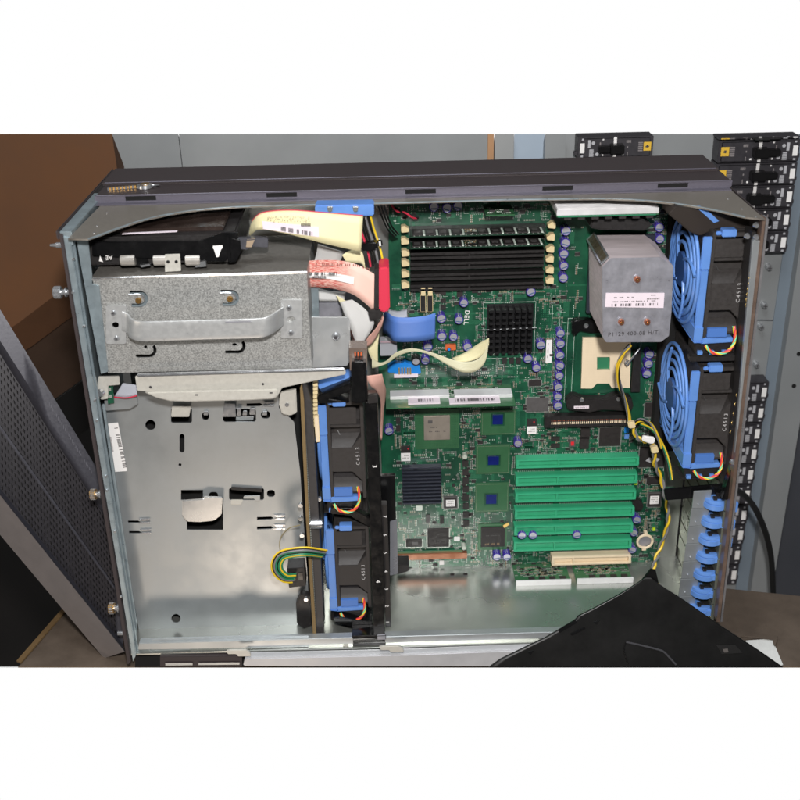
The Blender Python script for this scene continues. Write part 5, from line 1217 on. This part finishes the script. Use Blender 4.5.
# blue clip rail and wires at top centre
t = thing('blue_rail', Y(345, 212, .06), 'blue plastic rail with two metal notches under the top edge', 'rail')
m = MB(); m.prism([(315,205.5),(374,204.5),(374,216),(315,216.5)], .06, .02, BLUE); m.build('rail_body', t, .0012)
for a in (330, 355.5):
    m = MB(); m.prism([(a-3,206.5),(a+3,206.5),(a+2,212),(a-2,212)], .058, .003, G_BRIGHT); m.build('metal_notch', t, .0006)
wires('wire_bundle', 'red, black and yellow wires under the blue rail', [(364,216,.07),(367,228,.07),(371,240,.07),(375,254,.065),(377,266,.06)], (RED, BLKW, BLKW, GRYW, BLKW, YELW), .0011, .0026)
wires('wire_bundle', 'thin black wires between the blue rail and the board edge', [(381,205,.08),(385,217,.09),(390,228,.11),(396,235,.12)], (BLKW, BLKW, BLKW), .0010, .0028)
wires('wire_bundle', 'red and black twisted wires at the top left corner of the board', [(391,206,.13),(399,211,.13),(408,215,.135),(418,218,.14)], (RED, BLKW), .0011, .0012, None, .6)
m = MB(); m.prism([(361,245),(370,242),(377,242),(377,250),(370,252),(361,251)], .05, .008, GLOSS); m.prism([(377,240),(382,240),(383,247),(378,248)], .05, .006, FOAM); tag(m.build('cable_tie', None, .0015, True), 'black cable tie with white end round the power wires', 'cable tie')

# ================================================================== FRONT BEZEL leaning at the left
BZL = thing('front_bezel', Z(115, 655, BZ), 'dark grey perforated front bezel leaning against the case at left', 'bezel')
a00, a10 = Y(-30, 458, .03), Y(123, 650, .03)         # lower-left edge (near)
a01, a11 = Y(-30, 262, .10), Y(118, 505, .06)         # upper-right edge (far)
nrm = (a10-a00).cross(a01-a00).normalized()
if nrm.y > 0: nrm = -nrm
def bp(u, v, h=0): return (a00.lerp(a10, u)).lerp(a01.lerp(a11, u), v)+nrm*h
m = MB()
def strip(m, u0, u1, v0, v1, h0, h1, mt, th=.004):
    if u1-u0 > .12:
        k = 12; o = len(m.v); kk = m.m(mt)
        for i in range(k+1):
            u = u0+(u1-u0)*i/k; m.v += [bp(u,v0,h0-th), bp(u,v1,h1-th), bp(u,v1,h1), bp(u,v0,h0)]
        for i in range(k):
            for j in range(4):
                a_, b_ = o+i*4+j, o+i*4+(j+1) % 4; m.f.append((a_, b_, b_+4, a_+4)); m.mi.append(kk)
        m.f.append((o+3, o+2, o+1, o)); m.f.append(tuple(o+k*4+j for j in range(4))); m.mi += [kk, kk]
        return
    m.hexa([bp(u0,v0,h0-th), bp(u1,v0,h0-th), bp(u1,v1,h1-th), bp(u0,v1,h1-th), bp(u0,v0,h0), bp(u1,v0,h0), bp(u1,v1,h1), bp(u0,v1,h1)], mt)
strip(m, 0, 1, .83, 1.0, .009, .0075, BEZ); strip(m, 0, 1, .77, .83, .002, .009, BEZ); m.build('upper_frame', BZL, .0014, True)
m = MB(); strip(m, 0, 1, .0, .04, .010, .002, BEZ); strip(m, .955, 1.0, .04, .77, .003, .004, BEZ); m.build('lower_frame', BZL, .0008)
m = MB(); strip(m, 0, .955, .36, .385, .002, .002, BEZ, .003); m.build('rib', BZL, .0008)
# perforated sheet with real holes
m = MB(); NU, V0, V1 = 46, .04, .77
NVs = 18
BEZB = mat('bezel_backing', (22,20,20), 0, .8, .5, 120)
def cell(m, u0, u1, v0, v1):
    cu_, cv = (u0+u1)/2, (v0+v1)/2; hu, hv = (u1-u0)*.24, (v1-v0)*.22; k = m.m(BEZD); o = len(m.v)
    m.v += [bp(u0,v0), bp(u1,v0), bp(u1,v1), bp(u0,v1), bp(cu_-hu,cv-hv), bp(cu_+hu,cv-hv), bp(cu_+hu,cv+hv), bp(cu_-hu,cv+hv)]
    m.v += [bp(cu_-hu,cv-hv,-.003), bp(cu_+hu,cv-hv,-.003), bp(cu_+hu,cv+hv,-.003), bp(cu_-hu,cv+hv,-.003)]
    for i in range(4):
        j = (i+1) % 4; m.f.append((o+i, o+j, o+4+j, o+4+i)); m.mi.append(k); m.f.append((o+4+i, o+4+j, o+8+j, o+8+i)); m.mi.append(k)
    m.f.append((o+11, o+10, o+9, o+8)); m.mi.append(m.m(BEZB))
for i in range(NU):
    for j in range(NVs):
        u0, u1 = .955*i/NU, .955*(i+1)/NU; v0, v1 = V0+(V1-V0)*j/NVs, V0+(V1-V0)*(j+1)/NVs
        cell(m, u0, u1, v0, v1)
m.build('perforated_grille', BZL)
m = MB(); lo0, lo1 = Y(-30, 500, .05), Y(104, 659, .05)
m.hexa([lo0, lo1, lo1+Vector((.002,.004,0)), lo0+Vector((.002,.004,0)), bp(0,0,.009), bp(1,0,.009), bp(1,.02,.006), bp(0,.02,.006)], BEZL); m.build('side_edge', BZL, .0012, True)
for i in range(9):
    c = bp(.46+.033*i, .925, .0088); m = MB()
m = MB(); rq = random.Random(9)
for i in range(26):
    u_ = .50+.012*i
    if rq.random() < .8: strip(m, u_, u_+.005, .90+rq.random()*.01, .925, .0089, .0087, mat('bezel_mark', (76,76,84)), .0004)
m.build('faint_mark', BZL)

# ================================================================== BLACK SHROUD bottom right
SH = thing('air_shroud', Z(640, 660, BZ), 'glossy black plastic air shroud lying at the lower right corner', 'plastic cover')
LX = [(577,646),(584,636),(595,618),(609,592),(616,577.5),(619,576),(630,558),(637.5,545),(645,529),(659,500),(667,489)]
RX = [(577,650),(581,655),(588,665),(600,684),(614,704),(625,720),(636,737),(649,757),(658,770),(667,783)]
def itp(t, y):
    for (y0, x0), (y1, x1) in zip(t, t[1:]):
        if y <= y1: return x0+(x1-x0)*(y-y0)/(y1-y0)
    return t[-1][1]
def shd(a, b):
    l, r_ = itp(LX, b), itp(RX, b); u = min(1, max(0, (a-l)/(r_-l))); k = min(1, (b-577)/60)
    return -.004-.030*min(1, (b-577)/90)
m = MB(); k = m.m(SHROUD); NR, NC = 46, 40
for i in range(NR+1):
    b = 577+90*i/NR; l, r_ = itp(LX, b), itp(RX, b)
    for j in range(NC+1): a = l+(r_-l)*j/NC; m.v.append(Y(a, b, shd(a, b)))
for i in range(NR):
    for j in range(NC): q = i*(NC+1)+j; m.f.append((q, q+1, q+NC+2, q+NC+1)); m.mi.append(k)
for i in range(len(m.f)): m.uv[i] = [(0,0)]*4
sheet(m, 'shell', SH, .003)
m = MB(); m.tube([Y(a, b, shd(a, b)-.0026) for a, b in ((626,642),(640,645),(658,649.5),(664,652),(670,658),(676,664.5))], .0012, mat('edge_highlight', (150,150,156), .9, .2), 8, 4); m.tube([Y(a, b, shd(a, b)-.0022) for a, b in ((626,642),(624,650),(626,658),(628,664))], .0007, GLOSS, 8, 4); m.build('ridge', SH, 0, True)  # pale metallic tube stands for the highlight along the black ridge
m = MB(); m.prism([(640,584,-.004),(651,570,-.004),(656,571,-.004),(659,584,-.004),(655,587,-.004),(652,578,-.004),(644,588,-.004)], 0, .004, SHROUD); m.build('upright_hook', SH, .0006)
m = MB(); m.prism([(p_, q_, shd(p_, q_)-.003) for p_, q_ in ((558,630.5),(576,620),(577,623),(560,633))], 0, .002, GLOSS); m.prism([(p_, q_, shd(p_, q_)-.002) for p_, q_ in ((570,634),(584,627),(586,629),(572,636))], 0, .001, GLOSS); m.build('notch', SH, .0004)
m = MB(); m.prism([(a_, b_, shd(a_, b_)-.0022) for a_, b_ in ((716,645),(735,645),(743,653),(722,654.5))], 0, .001, DARK); m.prism([(a_, b_, shd(a_, b_)-.003) for a_, b_ in ((722,649),(728,648),(729,652.5),(724,653))], 0, .001, mat('dull_grey_plastic', (90,86,84), .1, .4)); m.build('slot', SH, .0004)
m = MB()
for a, b in ((530,652),(596,622)): m.prism([(p_, q_, shd(p_, q_)-.002) for p_, q_ in ((a-3,b),(a+4,b-2),(a+1,b+3))], 0, .001, GLOSS)
m.build('embossed_arrow', SH, .0003)
# white foam block and flap in the bench corner
m = MB(); z_ = BZ+.004
m.hexa([Z(745,642,BZ+.0005), Z(772,640,BZ+.0005), Z(784,666,BZ+.0005), Z(765,666,BZ+.0005), Z(745,640,z_), Z(772,638,z_), Z(783,665,z_), Z(765,665,z_)], FOAM); tag(m.build('foam_sheet', None, .001), 'crumpled white foam sheet showing beside the black shroud', 'foam sheet')
m = MB(); m.hexa([Z(742,637,BZ+.0045), Z(778,637,BZ+.0045), Z(774,646,BZ+.0045), Z(773,640,BZ+.0045), Z(742,636,BZ+.006), Z(778,636,BZ+.006), Z(775,646,BZ+.006), Z(772.5,640,BZ+.006)], BENCH); m.build('cut_edge', WB)

# ================================================================== CAMERA, LIGHT, WORLD
cam = bpy.data.cameras.new('camera'); co_ = bpy.data.objects.new('camera', cam); COL.objects.link(co_)
co_.matrix_world = Matrix(((RT.x, UP.x, -FW.x, C0.x), (RT.y, UP.y, -FW.y, C0.y), (RT.z, UP.z, -FW.z, C0.z), (0,0,0,1)))
cam.sensor_width = 36; cam.lens = F/800*36; cam.clip_start = .05; cam.clip_end = 50
cam.dof.use_dof = True; cam.dof.focus_distance = 1.22; cam.dof.aperture_fstop = 9
S.camera = co_
def area(name, loc, aim, size, power, col):
    l = bpy.data.lights.new(name, 'AREA'); l.shape = 'DISK'; l.size = size; l.energy = power; l.color = col
    o = bpy.data.objects.new(name, l); COL.objects.link(o); o.location = loc
    o.rotation_euler = (Vector(aim)-Vector(loc)).to_track_quat('-Z', 'Y').to_euler(); return o
area('flash', (.34, -1.05, .98), (.33, .1, .2), .08, 19, (1, .97, .95))
area('ceiling_light', (.1, -.6, 2.3), (.33, .1, .1), .9, 22, (.93, .97, 1))
area('window_light', (-1.3, -1.1, .5), (.1, .1, .05), .6, 4, (1, .84, .68))
area('added_bounce_light', (-.02, -1.0, -.66), (.15, .05, .06), .30, 1.8, (1, .82, .66))  # added low lamp, lays a warm reflected patch on the bay plate
w = bpy.data.worlds.new('World'); S.world = w; w.use_nodes = True; nt = w.node_tree
bg = nt.nodes['Background']; tc = nt.nodes.new('ShaderNodeTexCoord'); sp = nt.nodes.new('ShaderNodeSeparateXYZ')
nt.links.new(tc.outputs['Generated'], sp.inputs['Vector'])
mr = nt.nodes.new('ShaderNodeMapRange'); mr.inputs['From Min'].default_value = .55; mr.inputs['From Max'].default_value = .62
mr.inputs['To Min'].default_value = .22; mr.inputs['To Max'].default_value = 1.0
m2 = nt.nodes.new('ShaderNodeMapRange'); m2.inputs['From Min'].default_value = .06; m2.inputs['From Max'].default_value = -.02
nt.links.new(sp.outputs['Z'], m2.inputs['Value']); mm = nt.nodes.new('ShaderNodeMath'); mm.operation = 'MULTIPLY'
m3 = nt.nodes.new('ShaderNodeMapRange'); m3.inputs['From Min'].default_value = .5; m3.inputs['From Max'].default_value = .6
nt.links.new(sp.outputs['Y'], m3.inputs['Value']); nt.links.new(m3.outputs['Result'], mm.inputs[0]); nt.links.new(m2.outputs['Result'], mm.inputs[1])
mr.inputs['From Min'].default_value = 0; mr.inputs['From Max'].default_value = 1; mr.inputs['To Min'].default_value = .085
nt.links.new(mm.outputs[0], mr.inputs['Value']); nt.links.new(mr.outputs['Result'], bg.inputs['Strength'])
bg.inputs['Color'].default_value = (1, 1, 1, 1)
S.view_settings.view_transform = 'Standard'; S.view_settings.look = 'None'; S.view_settings.exposure = 0; S.view_settings.gamma = 1
S.render.engine = 'CYCLES'
S.cycles.use_denoising = True
